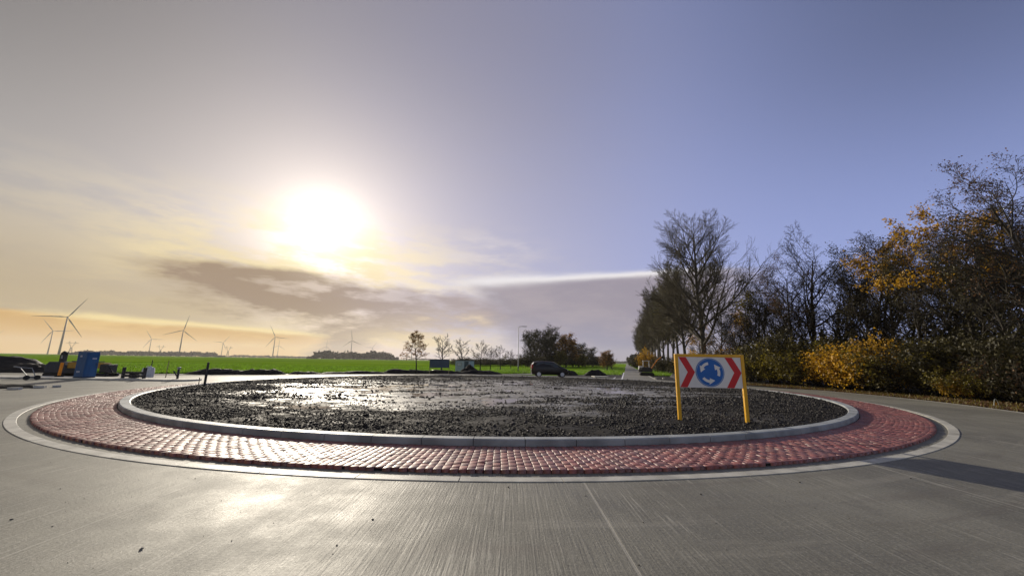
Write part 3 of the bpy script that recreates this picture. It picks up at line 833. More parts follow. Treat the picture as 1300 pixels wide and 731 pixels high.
LV = {
 'gold': [leaf_mesh('leaves_gold_%d' % i, leaf_sites(w[2], .7, 2, .14, i, 6.8, lobes(0, i + 3, .44)), .14, 'leaf_gold', i) for i, w in enumerate((wA, wB, wC))],
 'brown': [leaf_mesh('leaves_brown_%d' % i, leaf_sites(w[2], .6, 2, .14, i + 9, 3.0, lobes(0, i + 8, .50)), .08, 'leaf_brown', i) for i, w in enumerate((wA, wB, wC))],
 'dark': [leaf_mesh('leaves_dark_%d' % i, leaf_sites(w[2], .65, 1, .2, i + 19, 0.8, lobes(0, i + 13, .42)), .13, 'leaf_dark', i) for i, w in enumerate((wA, wB, wC))],
 'olive': [leaf_mesh('leaves_olive_%d' % i, leaf_sites(w[2], .6, 2, .2, i + 29, 0.8, lobes(0, i + 17, .45)), .16, 'leaf_olive', i) for i, w in enumerate((wA, wB, wC))],
}
WM = (wA, wB, wC)
protos = {}
def wood_tree(kind, v, az, d, h, label, rz=None, group='trees of the dark wood on the right'):
    key = (kind, v)
    if key not in protos:
        o = make_tree('woodland_tree', WM[v], LV[kind][v] if kind in LV else None); protos[key] = o
    else: o = copy_thing(protos[key])
    o.location = (*polar(az, d), 0); s = h / 12.0; o.scale = (s * 1.08, s * 1.08, s)
    o.rotation_euler = (0, 0, rz if rz is not None else random.uniform(0, 6.28))
    return tag(o, label, 'tree', group)
front = [  # kind, mesh, az, dist, height, label
 ('brown', 2, 57.2, 31, 13.6, 'tall tree at the right edge of the photo with sparse brown leaves against the sky'),
 ('brown', 0, 54.6, 36, 12.9, 'sparse brown-leaved tree just left of the one at the right edge'),
 ('dark', 1, 53.2, 33, 10.2, 'dark leafy tree standing between two sparse brown trees near the right edge'),
 ('gold', 0, 50.6, 35, 11.2, 'golden topped tree, the tallest of the yellow-leaved ones'),
 ('dark', 2, 51.6, 38, 10.2, 'dark tree close behind the tallest golden topped tree'),
 ('gold', 2, 48.2, 38, 10.6, 'golden tree directly left of the tallest golden topped tree'),
 ('dark', 0, 46.6, 37, 9.6, 'dark slender tree between two golden topped trees'),
 ('gold', 1, 44.6, 40, 11.0, 'orange topped tree in the middle of the wood'),
 ('dark', 2, 42.6, 40, 10.4, 'dark spreading tree left of the orange topped tree'),
 ('bare', 1, 43.8, 45, 11.6, 'bare tree whose twigs stand above the dark spreading tree'),
 ('dark', 1, 40.6, 43, 10.2, 'dark tree right of the bare topped tree in the low part of the wood'),
 ('bare', 2, 38.0, 46, 12.2, 'bare topped tree rising above the lower left part of the wood'),
 ('brown', 0, 36.0, 43, 9.8, 'brown-leaved low tree beneath the bare topped tree'),
 ('olive', 1, 34.4, 46, 9.4, 'low olive-leaved tree near the left end of the wood'),
 ('dark', 2, 32.6, 48, 8.8, 'last dark tree at the left end of the wood, right of the biggest poplar'),
 ('gold', 1, 30.4, 56, 7.6, 'yellow-leaved tree seen above the right corner of the arrow sign'),
 ('olive', 0, 28.4, 60, 8.5, 'olive tree seen behind the biggest poplar trunk'),
 ('gold', 2, 25.6, 72, 7.0, 'small golden tree seen between the poplar trunks'),
]
for q in front: wood_tree(*q[:4], q[4] * float(np.interp(q[2], [28, 33, 40, 47, 58], [1.2, 1.24, 1.20, 1.08, 0.95])), *q[5:])
rb = random.Random(4)
for i in range(11):
    az = 60 - i * 2.9; d = 44 + rb.uniform(0, 9) - (az - 40) * .12
    top = np.interp(az, [28, 34, 38, 44, 48, 52, 58], [8.5, 10, 10.8, 11.5, 12, 13, 14.5])
    wood_tree(['dark', 'bare', 'dark', 'brown'][i % 4], i % 3, az, d, top * rb.uniform(.85, 1.0), f'{ORD[i]} tree from the right in the dim back rank of the wood', group='back rank of the wood')

# ---- shrubs
def shrub_mesh(seed, w, h, nstem=26, per=2, leafsize=.11, leaf='leaf_olive', frac=.9, low=.1):
    r = random.Random(seed); t = Tree(seed)
    spec = [dict(end=.3, n=5, curve=.02, wob=.10, kids=9, start=.15, ang=38, len=.5, shape=FULL, rk=.6),
            dict(end=.4, n=3, curve=.03, wob=.12, kids=6, start=.15, ang=42, len=.55, shape=FULL, rk=.6),
            dict(end=.5, n=2, curve=0, wob=.12, kids=0, start=.2, ang=40, len=.5, shape=FULL, rk=.6)]
    for i in range(nstem):
        a = r.random() * 6.28; q = r.random() ** .5; tilt = q * .9
        t.grow(Vector((math.cos(a) * q * w * .22, math.sin(a) * q * w * .22, 0)), Vector((math.cos(a) * tilt, math.sin(a) * tilt, 1)).normalized(), h * r.uniform(.62, .92) * (1 - .25 * q), .02, spec)
    mx = max(s[1].z for s in t.seg); k = h / mx
    t.seg = [(a * k, b * k, max(p, .006), max(q, .004), l) for a, b, p, q, l in t.seg]
    sites = leaf_sites([p * k for p in t.tips], frac, per, .10, seed, low)
    return seg_mesh('shrub_stems', t.seg, 3, 'twig_dark'), leaf_mesh('shrub_leaves', sites, leafsize, leaf, seed)
def mk_shrub(ms, name='shrub'):
    o = empty(name, (0, 0, 0)); link('stems', ms[0], o); link('leaves', ms[1], o); return o
SH = {'gold': mk_shrub(shrub_mesh(1, 4, 3.0, 30, 3, .12, 'leaf_gold')),
      'olive': mk_shrub(shrub_mesh(2, 4, 3.0, 30, 3, .12, 'leaf_olive')),
      'dark': mk_shrub(shrub_mesh(3, 4, 3.2, 30, 3, .12, 'leaf_dark', .85)),
      'thorn': mk_shrub(shrub_mesh(4, 4, 3.4, 34, 1, .10, 'leaf_brown', .3)),
      'dark2': mk_shrub(shrub_mesh(8, 4, 3.2, 30, 3, .13, 'leaf_dark', .9))}
used = set()
def shrub(kind, az, d, h, w, label, group='undergrowth along the edge of the wood'):
    if kind in used: o = copy_thing(SH[kind])
    else: o = SH[kind]; used.add(kind)
    o.location = (*polar(az, d), 0); o.rotation_euler = (0, 0, random.uniform(0, 6.28)); o.scale = (w / 4, w / 4, h / 3)
    return tag(o, label, 'shrub', group)
SHL = [
 ('thorn', 59.5, 29.5, 3.4, 5, 'twiggy dark thicket at the right edge of the photo behind the hoop'),
 ('dark', 57.2, 31.0, 3.2, 5, 'dark bush directly behind the bent hoop on the verge'),
 ('dark2', 55.0, 31.5, 3.6, 5, 'dark bush under the sparse brown tree at far right'),
 ('thorn', 53.4, 30.6, 2.6, 4, 'low thorny thicket left of the bent hoop'),
 ('dark', 52.4, 33.2, 4.0, 5, 'tall dark bush under the tallest golden topped tree'),
 ('olive', 50.4, 32.4, 2.0, 3, 'olive bush with a few yellow sprays in the dark right part of the wood'),
 ('gold', 48.9, 32.2, 1.5, 1.6, 'small low bush with bright yellow leaves at the kerb of the lane'),
 ('dark2', 48.6, 34.5, 3.8, 5, 'dark bush behind the small low yellow bush'),
 ('dark', 46.8, 34.5, 3.4, 5, 'dark bush right of the big yellow one'),
 ('olive', 45.2, 35.0, 3.2, 5, 'olive bush adjoining the right side of the big yellow bush'),
 ('gold', 43.4, 36.0, 3.9, 5, 'biggest bright yellow bush on the wood edge'),
 ('gold', 41.3, 37.2, 3.6, 4.6, 'bright yellow bush joined to the left of the biggest yellow one'),
 ('dark', 40.0, 39.5, 3.6, 4.6, 'dark bush in the gap between the yellow bushes and the olive ones'),
 ('olive', 38.6, 39.0, 3.6, 5, 'olive bush right of centre between sign and yellow bushes'),
 ('olive', 36.6, 40.5, 4.0, 5, 'tall olive bush beside the sign, second from it'),
 ('olive', 35.2, 42.5, 3.2, 4, 'yellow-green bush nearest the right side of the arrow sign'),
 ('olive', 33.4, 44.0, 3.6, 5, 'olive bush partly hidden by the right end of the sign'),
 ('dark2', 31.6, 46.5, 3.6, 5, 'dark bush seen above the right half of the sign'),
 ('gold', 30.0, 50.0, 3.8, 4.5, 'yellow bush seen above the middle of the sign behind the poplar'),
 ('dark', 28.4, 52.0, 3.0, 5, 'dark bush at the foot of the biggest poplar'),
 ('gold', 25.4, 58.0, 3.8, 4, 'golden bush seen just left of the biggest poplar trunk'),
 ('dark2', 24.2, 62.0, 2.6, 5, 'dark bush under the nearer poplars of the row'),
 ('dark', 22.4, 72.0, 3.0, 6, 'dark bush between poplar trunks left of the sign'),
 ('thorn', 21.0, 84.0, 3.4, 6, 'brown thicket among the middle poplars of the row'),
 ('gold', 19.3, 92.0, 5.4, 3.4, 'yellow bush standing above the small digger'),
 ('dark2', 18.9, 120.0, 4.0, 8, 'farthest dark bush under the poplar row'),
]
for q in SHL: shrub(*q)
for i in range(12):
    az = 60 - i * 2.7
    shrub(['dark', 'dark2', 'thorn'][i % 3], az, 39 + (i % 3) * 2.2 + max(0, 45 - az) * .35, 4.2 + (i % 2) * .9, 6.5, f'{ORD[i]} dark bush from the right in the shaded depth of the wood', 'inner undergrowth of the wood')

# ---- grove across the roundabout
gm = {k: (tree_meshes('grove_' + k, s, 12, sp_wood(a, l, 18, st), .22, bark='bark_dark', twig='twig_dark', twigr=.035)) for k, s, a, l, st in (('a', 71, 40, .42, .2), ('b', 72, 44, .45, .18))}
gl = {'bare': leaf_mesh('grove_sparse_leaves', leaf_sites(gm['a'][2], .3, 1, .3, 15), .2, 'leaf_dark', 12),
      'dark': leaf_mesh('grove_dark_leaves', leaf_sites(gm['a'][2], .5, 1, .3, 5), .22, 'leaf_dark', 2),
      'orange': leaf_mesh('grove_orange_leaves', leaf_sites(gm['b'][2], .8, 1, .3, 6), .26, 'leaf_orange', 2),
      'green': leaf_mesh('grove_green_leaves', leaf_sites(gm['b'][2], .8, 1, .3, 7), .32, 'leaf_olive', 3)}
gp = {}
def grove_tree(kind, az, d, h, wide, label, group='trees of the grove behind the car'):
    if kind in gp: o = copy_thing(gp[kind])
    else: o = gp[kind] = make_tree('grove_tree', gm['b' if kind in ('orange', 'green') else 'a'], gl[kind])
    s = h / 12; o.scale = (s * wide, s * wide, s); o.location = (*polar(az, d), -.1 * h); o.rotation_euler = (0, 0, random.uniform(0, 6.28))
    return tag(o, label, 'tree', group)
for q in [('bare', 3.1, 112, 11.2, 1.15, 'slender bare tree at the left end of the grove beside the lamp post'),
          ('dark', 4.3, 128, 14.3, 1.25, 'broad dark tree standing left of the tallest one in the grove'),
          ('bare', 4.8, 122, 14.8, 1.1, 'tallest tree of the grove with open dark crown'),
          ('dark', 5.7, 124, 14.2, 1.3, 'dark crowned tree next to the tallest one in the grove'),
          ('dark', 6.9, 130, 12.9, 1.3, 'dark tree between the tallest pair and the orange one'),
          ('orange', 8.1, 124, 11.8, 1.3, 'orange-brown autumn tree in the middle of the grove'),
          ('dark', 9.2, 140, 11.6, 1.4, 'dark tree just right of the orange-brown one'),
          ('bare', 10.0, 148, 11.6, 1.5, 'bare round crowned tree in the right half of the grove'),
          ('dark', 10.9, 158, 11.0, 1.5, 'low dark tree near the right end of the grove'),
          ('dark', 12.0, 170, 9.6, 1.8, 'last dark tree at the right end of the grove'),
          ('orange', 13.9, 84, 4.7, 1.5, 'small round orange-brown tree left of the far road'),
          ('dark', 14.7, 88, 4.3, 1.5, 'small dark tree touching the small orange-brown one by the far road'),
          ('green', 7.2, 118, 5.6, 1.6, 'low green-yellow tree in front of the grove'),
          ('green', 10.4, 135, 5.0, 2.0, 'broad low green tree in front of the right half of the grove')]:
    grove_tree(*q)
for i, az in enumerate((2.6, 4.4, 6.0, 7.6, 9.4, 11.2, 12.6)):
    o = copy_thing(SH['dark' if i % 2 else 'dark2']); d = 112 + i * 9
    o.location = (*polar(az, d), 0); o.scale = (2.6, 2.6, 1.5 if i else 1.2); o.rotation_euler = (0, 0, i)
    tag(o, f'{ORD[i]} dark bush from the left along the foot of the grove', 'shrub', 'bushes at the foot of the grove')

# ---- young roadside trees left of the lamp
def sp_young(ang=38):
    return [dict(h=.9, end=.15, n=8, curve=.01, wob=.03, kids=13, start=.34, ang=ang, len=.48, shape=FULL, rk=.45),
            dict(end=.25, n=5, curve=.05, wob=.06, kids=6, start=.25, ang=36, len=.45, shape=FULL, rk=.5),
            dict(end=.4, n=3, curve=.03, wob=.08, kids=3, start=.2, ang=34, len=.5, shape=FULL, rk=.6),
            dict(end=.5, n=1, curve=.0, wob=.1, kids=0, start=.3, ang=30, len=.5, shape=FULL, rk=.6)]
oak = tree_meshes('young_oak', 81, 4.9, [dict(h=.98, end=.12, n=9, curve=.0, wob=.03, kids=22, start=.30, ang=62, len=.36, shape=lambda t: 1.25 - 1.05 * t, rk=.45)] + sp_young()[1:], .07, bark='bark_dark', twig='twig_dark', twigr=.014)
oakl = leaf_mesh('oak_leaves', leaf_sites(oak[2], .75, 3, .08, 4), .12, 'leaf_orange', 5)
ot = make_tree('oak_tree', oak, oakl, 'young oak with orange-brown leaves left of the notice board', 'tree', None, (*polar(-13.6, 46.5), 0)); ot.scale = (1.2, 1.2, 1.0)
ya = tree_meshes('young_a', 82, 4.8, sp_young(), .075, bark='bark_dark', twig='twig_dark', twigr=.034); yb = tree_meshes('young_b', 84, 4.8, sp_young(44), .07, bark='bark_dark', twig='twig_dark', twigr=.034)
yl = leaf_mesh('young_leaves', leaf_sites(yb[2], .9, 2, .12, 4, 0, lambda T, r: T[:, 2] < 2.6), .14, 'leaf_olive', 5)
GY = 'young roadside trees left of the lamp post'
yA = make_tree('young_tree', ya); yB = make_tree('young_tree', yb, yl)
for i, (px_az, d, h, src, lab) in enumerate([(-10.1, 50, 5.1, 0, 'bare young tree rising behind the grey notice board'),
        (-7.1, 55, 4.9, 0, 'bare young tree rising behind the pale site hut'),
        (-4.5, 61, 4.9, 1, 'young tree with yellow lower leaves right of the pale site hut'),
        (-3.0, 68, 4.2, 0, 'thin bare young tree, middle one between site hut and lamp post'),
        (-1.5, 74, 4.8, 1, 'young yellow-based tree second left of the lamp post'),
        (0.0, 86, 4.4, 0, 'small bare young tree nearest the lamp post on its left')]):
    P0 = yA if src == 0 else yB
    o = P0 if i in (0, 2) else copy_thing(P0)
    s = h / 4.8; o.scale = (s * 1.4, s * 1.4, s); o.location = (*polar(px_az, d), 0); o.rotation_euler = (0, 0, i * 1.3)
    tag(o, lab, 'tree', GY)
for i, (a, d) in enumerate(((-6.2, 120), (-3.6, 130), (-1.2, 140), (0.6, 150))):
    o = copy_thing(SH['dark2']); o.location = (*polar(a, d), 0); o.scale = (2.8, 2.8, .9)
    tag(o, f'{ORD[i]} distant dark bush from the left beyond the young trees', 'shrub', 'distant bushes beyond the young trees')

# ---- far woods on the horizon
def far_wood(name, az0, az1, d, hmin, hmax, n, label, seed):
    r = np.random.default_rng(seed); P = []
    a = np.linspace(az0, az1, n) + r.uniform(-.3, .3, n) * (az1 - az0) / n * 3
    hh = hmin + (hmax - hmin) * fbm(np.linspace(0, n / 5, n), np.zeros(n) + seed, 3)
    ed = np.clip(np.minimum(a - az0, az1 - a) / ((az1 - az0) * .1), 0.35, 1)
    for k in range(n):
        h = hh[k] * ed[k] * r.uniform(.8, 1.1); w = h * r.uniform(.5, .9); dd = d + r.uniform(-60, 60)
        x, y = polar(a[k], dd); m = 90
        u = r.standard_normal((m, 3)); u /= np.linalg.norm(u, axis=1, keepdims=True); u *= r.random((m, 1)) ** .4
        P.append(np.stack([x + u[:, 0] * w, y + u[:, 1] * w, h * .52 + u[:, 2] * h * .48], -1))
    P = np.concatenate(P); c = np.array([*polar((az0 + az1) / 2, d), 0])
    tag(link(name, leaf_mesh(name, P - c, hmax * .22, 'far_foliage', seed), loc=tuple(c)), label, 'wood', kind='stuff')
far_wood('distant_wood', -49, -36.5, 1700, 9, 20, 120, 'long low hazy wood on the horizon behind the wind turbines at left', 1)
far_wood('distant_wood', -36.5, -27, 2300, 7, 14, 90, 'faint thin line of trees on the horizon left of centre', 2)
far_wood('distant_wood', -27.5, -16.5, 1150, 10, 28, 80, 'lumpy hazy wood on the horizon below the sun', 3)
far_wood('distant_wood', -16.5, 3, 2000, 6, 12, 120, 'low faint tree line on the horizon behind the young roadside trees', 4)
far_wood('distant_wood', 17.3, 20.2, 420, 9, 12, 40, 'dark block of trees at the far end of the road', 5)
far_wood('distant_wood', 13.0, 17.0, 1500, 7, 12, 40, 'faint far trees where the road meets the horizon', 6)

# ---------------------------------------------------------------- wind turbines
def make_turbine():
    o = empty('wind_turbine', (0, 0, 0))
    MB().tube([(0, 0, -1), (0, 0, 40), (0, 0, 98)], [2.6, 2.1, 1.3], 16).build('tower', 'turbine_grey', o, smooth=True)
    MB().tube([(0, -2.6, 100), (0, -1.6, 100), (0, 5, 100.2), (0, 7.5, 100)], [1.2, 1.9, 1.9, 1.1], 12).build('nacelle', 'turbine_grey', o, smooth=True)
    hub = MB().tube([(0, -4.9, 0), (0, -4.3, 0), (0, -2.7, 0)], [.3, 1.3, 1.6], 12).build('rotor_hub', 'turbine_grey', o, (0, 0, 100), smooth=True)
    b = MB()
    prof = [(1.0, 1.0, 1.0), (4, 1.1, .9), (12, 2.3, .5), (30, 1.5, .3), (50, .9, .18), (62, .35, .08)]
    v = []; f = []
    for z, c, t in prof:
        v += [(-c * .35, -3.6, z), (0, -3.6 - t, z), (c, -3.6, z), (0, -3.6 + t, z)]
    for i in range(len(prof) - 1):
        for k in range(4): f.append((i * 4 + k, i * 4 + (k + 1) % 4, i * 4 + 4 + (k + 1) % 4, i * 4 + 4 + k))
    f += [(3, 2, 1, 0), tuple(range(20, 24))]; b.add(v, f)
    first = None
    for k in range(3):
        if first is None: e = first = b.build('blade', 'turbine_grey', hub)
        else: e = first.copy(); COL.objects.link(e); e.parent = hub
        e.rotation_euler = (0, R_(120 * k), 0)
    return o
tb = make_turbine()
TU = [  # az, el of hub, phase, label
 (-53.4, 1.35, 35, 'wind turbine cut by the left edge of the photo, only a blade tip showing'),
 (-49.4, 3.55, 27, 'biggest and nearest wind turbine above the blue cabinet'),
 (-50.1, 2.15, -35, 'smaller wind turbine standing just left of the biggest one'),
 (-43.1, 1.75, -30, 'small wind turbine between the biggest one and the tall central one'),
 (-40.6, 2.85, 10, 'second tallest wind turbine, over the field right of the blue cabinet'),
 (-36.8, 1.65, 35, 'small wind turbine beside the right-hand pylon'),
 (-31.6, 2.55, -25, 'larger turbine of the pair in the middle of the field'),
 (-31.1, 1.5, 2, 'smaller turbine of the pair in the middle of the field'),
 (-25.6, 1.55, 4, 'faint small wind turbine over the left end of the lumpy wood'),
 (-22.5, 2.45, -8, 'wind turbine standing directly over the lumpy hazy wood below the sun'),
 (-19.8, 1.55, 35, 'small wind turbine at the right end of the lumpy hazy wood'),
 (-14.4, 2.3, 38, 'wind turbine half hidden behind the young oak'),
]
for i, (az, el, ph, lab) in enumerate(TU):
    o = tb if i == 0 else copy_thing(tb)
    if i:
        hub0 = [c for c in o.children if c.name.startswith('rotor_hub')][0]
    d = 98.4 / math.tan(R_(el)); o.location = (*polar(az, d), 0)
    o.rotation_euler = (0, 0, -R_(az) + R_(8 * math.sin(i * 2.1)))
    for c in o.children:
        if c.name.startswith('rotor_hub'): c.rotation_euler = (0, R_(ph), 0)
    tag(o, lab, 'wind turbine', 'wind turbines on the horizon')

# pylons with a V-shaped head
def make_pylon():
    o = empty('electricity_pylon', (0, 0, 0)); m = MB(); w = .55
    for s in (-1, 1):
        for t in (-1, 1):
            m.bar((s * 4, t * 4, 0), (s * 1.3, t * 1.3, 24), w)
    for z0, z1 in ((0, 8), (8, 16), (16, 24)):
        a0 = 4 - 2.7 * z0 / 24; a1 = 4 - 2.7 * z1 / 24
        for s in (-1, 1):
            m.bar((a0, s * a0, z0), (-a1, s * a1, z1), .3); m.bar((-a0, s * a0, z0), (a1, s * a1, z1), .3)
            m.bar((s * a0, a0, z0), (s * a1, -a1, z1), .3)
    m.build('lattice_body', 'pylon_steel', o)
    h = MB()
    for s in (-1, 1):
        h.bar((s * 1.3, 0, 24), (s * 8, 0, 37), w); h.bar((s * 1.3, 0, 24), (s * 5, 0, 37), w * .7)
        h.bar((s * 8, 0, 37), (s * 6.5, 0, 43), w); h.bar((s * 5, 0, 37), (s * 6.5, 0, 43), w)
    h.build('forked_head', 'pylon_steel', o)
    a = MB(); a.bar((-15, 0, 37), (15, 0, 37), w); a.bar((-15, 0, 37), (-6, 0, 39.5), .35); a.bar((15, 0, 37), (6, 0, 39.5), .35); a.bar((-6, 0, 37.6), (6, 0, 37.6), .3)
    a.build('crossarm', 'pylon_steel', o)
    return o
py = make_pylon()
for i, (az, d, lab) in enumerate([(-48.7, 1900, 'faint pylon on the horizon just right of the biggest turbine'), (-42.2, 2100, 'faint pylon on the horizon between the left-hand wind turbines'), (-36.2, 1900, 'faint pylon beside a small wind turbine over the field')]):
    o = py if i == 0 else copy_thing(py); o.location = (*polar(az, d), 0); o.rotation_euler = (0, 0, -R_(az) + .3)
    tag(o, lab, 'pylon', 'electricity pylons on the horizon')

# ---------------------------------------------------------------- roundabout sign
def sign():
    p0, p1 = Vector((4.36, 10.20)), Vector((6.05, 10.13)); W = (p1 - p0).length; mid = (p0 + p1) / 2
    o = empty('roundabout_sign', (mid.x, mid.y, 0.17), math.atan2(p1.y - p0.y, p1.x - p0.x), 'yellow framed roundabout sign with red chevrons and blue arrow disc on black earth', 'road sign')
    zt, zb = 1.70, 0.845      # above island level
    hw = W / 2
    for s in (-1, 1):
        MB().box((s * hw, 0, zt / 2 - .15), (.082, .082, zt + .30)).build('post', 'yellow_paint', o, bevel=.008)
    MB().box((0, 0, zt - .036), (W - .088, .072, .072)).build('top_rail', 'yellow_paint', o, bevel=.006)
    pw = W - .086; ph = zt - .074 - zb
    pn = MB().box((0, -.012, zb + ph / 2), (pw, .022, ph)).build('panel', 'sign_white', o, bevel=.002)
    zc = zb + ph / 2; h2 = ph / 2 - .006
    yf = -.027
    def plate(poly, m, name, y=yf, par=pn, t=.004):
        return MB().prism(poly, y, y + t).build(name, m, par)
    def chevron(x0, w, tip):
        return [(x0, zc + h2), (x0 + w, zc + h2), (x0 + w + tip, zc), (x0 + w, zc - h2), (x0, zc - h2), (x0 + tip, zc)]
    plate(chevron(-pw / 2 + .012, .185, .215), 'sign_red', 'chevron'); plate(chevron(pw / 2 - .185 - .215 - .006, .185, .215), 'sign_red', 'chevron')
    cx = -.005 * pw; R = h2 * .95
    circ = lambda r, n=64: [(cx + r * math.cos(k * 2 * PI / n), zc + r * math.sin(k * 2 * PI / n)) for k in range(n)]
    plate(circ(R), 'sign_blue', 'disc', yf - .001, t=.005)
    # thin white ring inside the disc edge
    n = 64; v = []; f = []
    for k in range(n):
        a = k * 2 * PI / n
        for r in (R * .955, R * .925): v.append((cx + r * math.cos(a), yf - .003, zc + r * math.sin(a)))
    f = [(2 * k, 2 * k + 1, (2 * k + 3) % (2 * n), (2 * k + 2) % (2 * n)) for k in range(n)]
    MB().add(v, f).build('disc_border', 'blue_white_panel', pn)
    # three curved arrows turning anticlockwise
    for k in range(3):
        a0 = R_(-22 + 120 * k); r1, r2 = R * .53, R * .72; rm = (r1 + r2) / 2; wd = .13 * R
        outer = []; inner = []; m_ = 12; span = R_(46)
        for i in range(m_ + 1):
            a = a0 + span * i / m_; outer.append((r2, a)); inner.append((r1, a))
        a1 = a0 + span
        head = [(r2 + wd, a1), (rm + .02 * R, a1 + R_(36)), (r1 - wd, a1)]
        poly = outer + head + inner[::-1]
        pts = [(cx + r * math.cos(a), zc + r * math.sin(a)) for r, a in poly]
        # as quads/triangles to keep the concave outline clean
        v = []; f = []
        y0 = yf - .004
        for (ro, ao), (rn, an) in zip(outer, inner):
            v += [(cx + ro * math.cos(ao), y0, zc + ro * math.sin(ao)), (cx + rn * math.cos(an), y0, zc + rn * math.sin(an))]
        for i in range(m_): f.append((2 * i, 2 * i + 1, 2 * i + 3, 2 * i + 2))
        b = len(v); v += [(cx + r * math.cos(a), y0, zc + r * math.sin(a)) for r, a in head]; f.append((b, b + 1, b + 2))
        MB().add(v, f).build('arrow', 'sign_white', pn)
sign()

# ---------------------------------------------------------------- car
def car():
    o = empty('parked_car', (4.2, 42.3, .018), R_(2), 'dark compact people carrier standing on the far side of the roundabout', 'car')
    # lofted body: x station, z bottom, z belt, z top, half width low, half width top
    st = [(-2.00, .42, .62, .70, .62, .55), (-1.95, .34, .78, 1.02, .76, .66), (-1.86, .28, .96, 1.38, .82, .62), (-1.70, .27, 1.0, 1.58, .845, .60), (-1.30, .26, 1.0, 1.645, .85, .60),
          (-.6, .25, .99, 1.66, .85, .62), (.10, .25, .98, 1.64, .85, .62), (.45, .25, .97, 1.57, .85, .60), (.9, .25, .96, 1.30, .85, .62), (1.28, .26, .95, 1.06, .845, .66),
          (1.62, .28, .90, .955, .82, .64), (1.86, .30, .80, .84, .76, .60), (1.98, .36, .62, .68, .66, .52), (2.03, .42, .52, .56, .56, .46)]
    V = []; n = 14
    for x, zb, zm, zt, w, wt in st:
        ring = [(-w * .85, zb), (-w * .98, zb + .12), (-w, (zb + zm) / 2), (-w * .98, zm - .02), (-(w * .92 + wt * .08), zm + .02), (-wt, zt - .05 * (zt - zm)), (-wt * .6, zt)]
        full = ring + [(-a, b) for a, b in ring[::-1]]
        V += [(x, a, b) for a, b in full]
    F = [(i * n + k, i * n + (k + 1) % n, (i + 1) * n + (k + 1) % n, (i + 1) * n + k) for i in range(len(st) - 1) for k in range(n)]
    F += [tuple(range(n)), tuple(range((len(st) - 1) * n, len(st) * n))]
    MB().add(V, F).build('body', 'car_paint', o, smooth=True)
    # side glass, both sides
    for s in (-1, 1):
        for nm, poly in (('side_window', [(-1.62, 1.06), (-.72, 1.04), (-.70, 1.54), (-1.38, 1.53)]), ('side_window', [(-.64, 1.04), (.20, 1.03), (.28, 1.50), (-.62, 1.54)]), ('side_window', [(.26, 1.03), (1.08, 1.02), (.62, 1.40), (.34, 1.49)])):
            v = []
            for x, z in poly:
                t = (z - 1.0) / .62; y = s * ((.80 * (1 - t) + .625 * t) + .012)
                v.append((x, y, z))
            v += [(a, b - s * .012, c) for a, b, c in v]
            MB().add(v, [(0, 1, 2, 3), (7, 6, 5, 4), (0, 4, 5, 1), (1, 5, 6, 2), (2, 6, 7, 3), (3, 7, 4, 0)]).build(nm, 'car_glass', o)
    MB().add([(.47, -.55, 1.60), (.47, .55, 1.60), (1.30, .64, 1.11), (1.30, -.64, 1.11)], [(0, 1, 2, 3)]).build('windscreen', 'lens_and_highlight_glass', o)  # pale base colour stands in for a highlight on dark glass
    MB().add([(-1.90, -.55, 1.42), (-1.90, .55, 1.42), (-1.985, .60, 1.05), (-1.985, -.60, 1.05)], [(0, 1, 2, 3)]).build('rear_window', 'car_glass', o)
    for s in (-1, 1):
        MB().box((1.80, s * .64, .76), (.26, .20, .13), Matrix.Rotation(R_(20), 3, 'Y')).build('headlight', 'lens_and_highlight_glass', o, bevel=.03)
        MB().box((-1.93, s * .70, 1.08), (.14, .12, .42), Matrix.Rotation(R_(10), 3, 'Y')).build('tail_light', 'red_lens', o, bevel=.02)
        MB().box((.95, s * .93, 1.06), (.10, .16, .13)).build('wing_mirror', 'car_paint', o, bevel=.02)
        for x in (-1.22, 1.28):
            w = MB().tube([(0, -.10, 0), (0, -.095, 0), (0, .095, 0), (0, .10, 0)], [.27, .315, .315, .27], 24).build('wheel', 'rubber', o, (x, s * .77, .315))
            hb = MB().tube([(0, 0, 0), (0, s * .02, 0)], [.21, .20], 20)
            for k in range(5):
                a = k * 2 * PI / 5; hb.bar((0, s * .025, 0), (.19 * math.cos(a), s * .025, .19 * math.sin(a)), .05)
            hb.build('rim', 'alloy', w, (0, s * .095, 0))
car()

# ---------------------------------------------------------------- objects on the left arm
def cabinet():
    x, y = -27.75, 25.5
    o = empty('site_cabinet', (x, y, .12), R_(84), 'tall blue portable cabinet with pale lettering standing on the concrete island', 'cabinet')
    MB().box((0, 0, .82), (1.22, 1.15, 1.56)).build('body', 'blue_plastic', o, bevel=.03)
    MB().box((0, 0, 1.625), (1.28, 1.21, .05)).build('roof', 'blue_plastic', o, bevel=.02)
    MB().box((0, 0, .02), (1.26, 1.2, .05)).build('base', 'dark_metal', o)
    o.scale = (.58, .58, 1.0)
    d = MB().box((.0, -.588, .82), (1.0, .022, 1.40)).build('door', 'blue_plastic', o, bevel=.008)
    MB().box((.42, -.61, .85), (.03, .03, .16)).build('handle', 'dark_metal', d)
    def letters(par, cx, cz, face, n=5):
        m = MB(); r = random.Random(n)
        for k in range(n):
            u = cx + (k - (n - 1) / 2) * .085
            if face == 'f': m.box((u, -.604, cz), (.05, .006, .11 - .02 * (k % 2)))
            else: m.box((-.614, u, cz), (.006, .05, .12 - .02 * (k % 2)))
        m.build('lettering', 'light_marking', par)
    letters(o, .18, 1.22, 'f'); letters(o, .1, .38, 's', 5); letters(o, .1, 1.36, 's', 3)
    for s in (-1, 1):
        m = MB().box((s * .60, -.585, .82), (.05, .03, 1.5)); m.build('corner_post', 'blue_plastic', o)
cabinet()
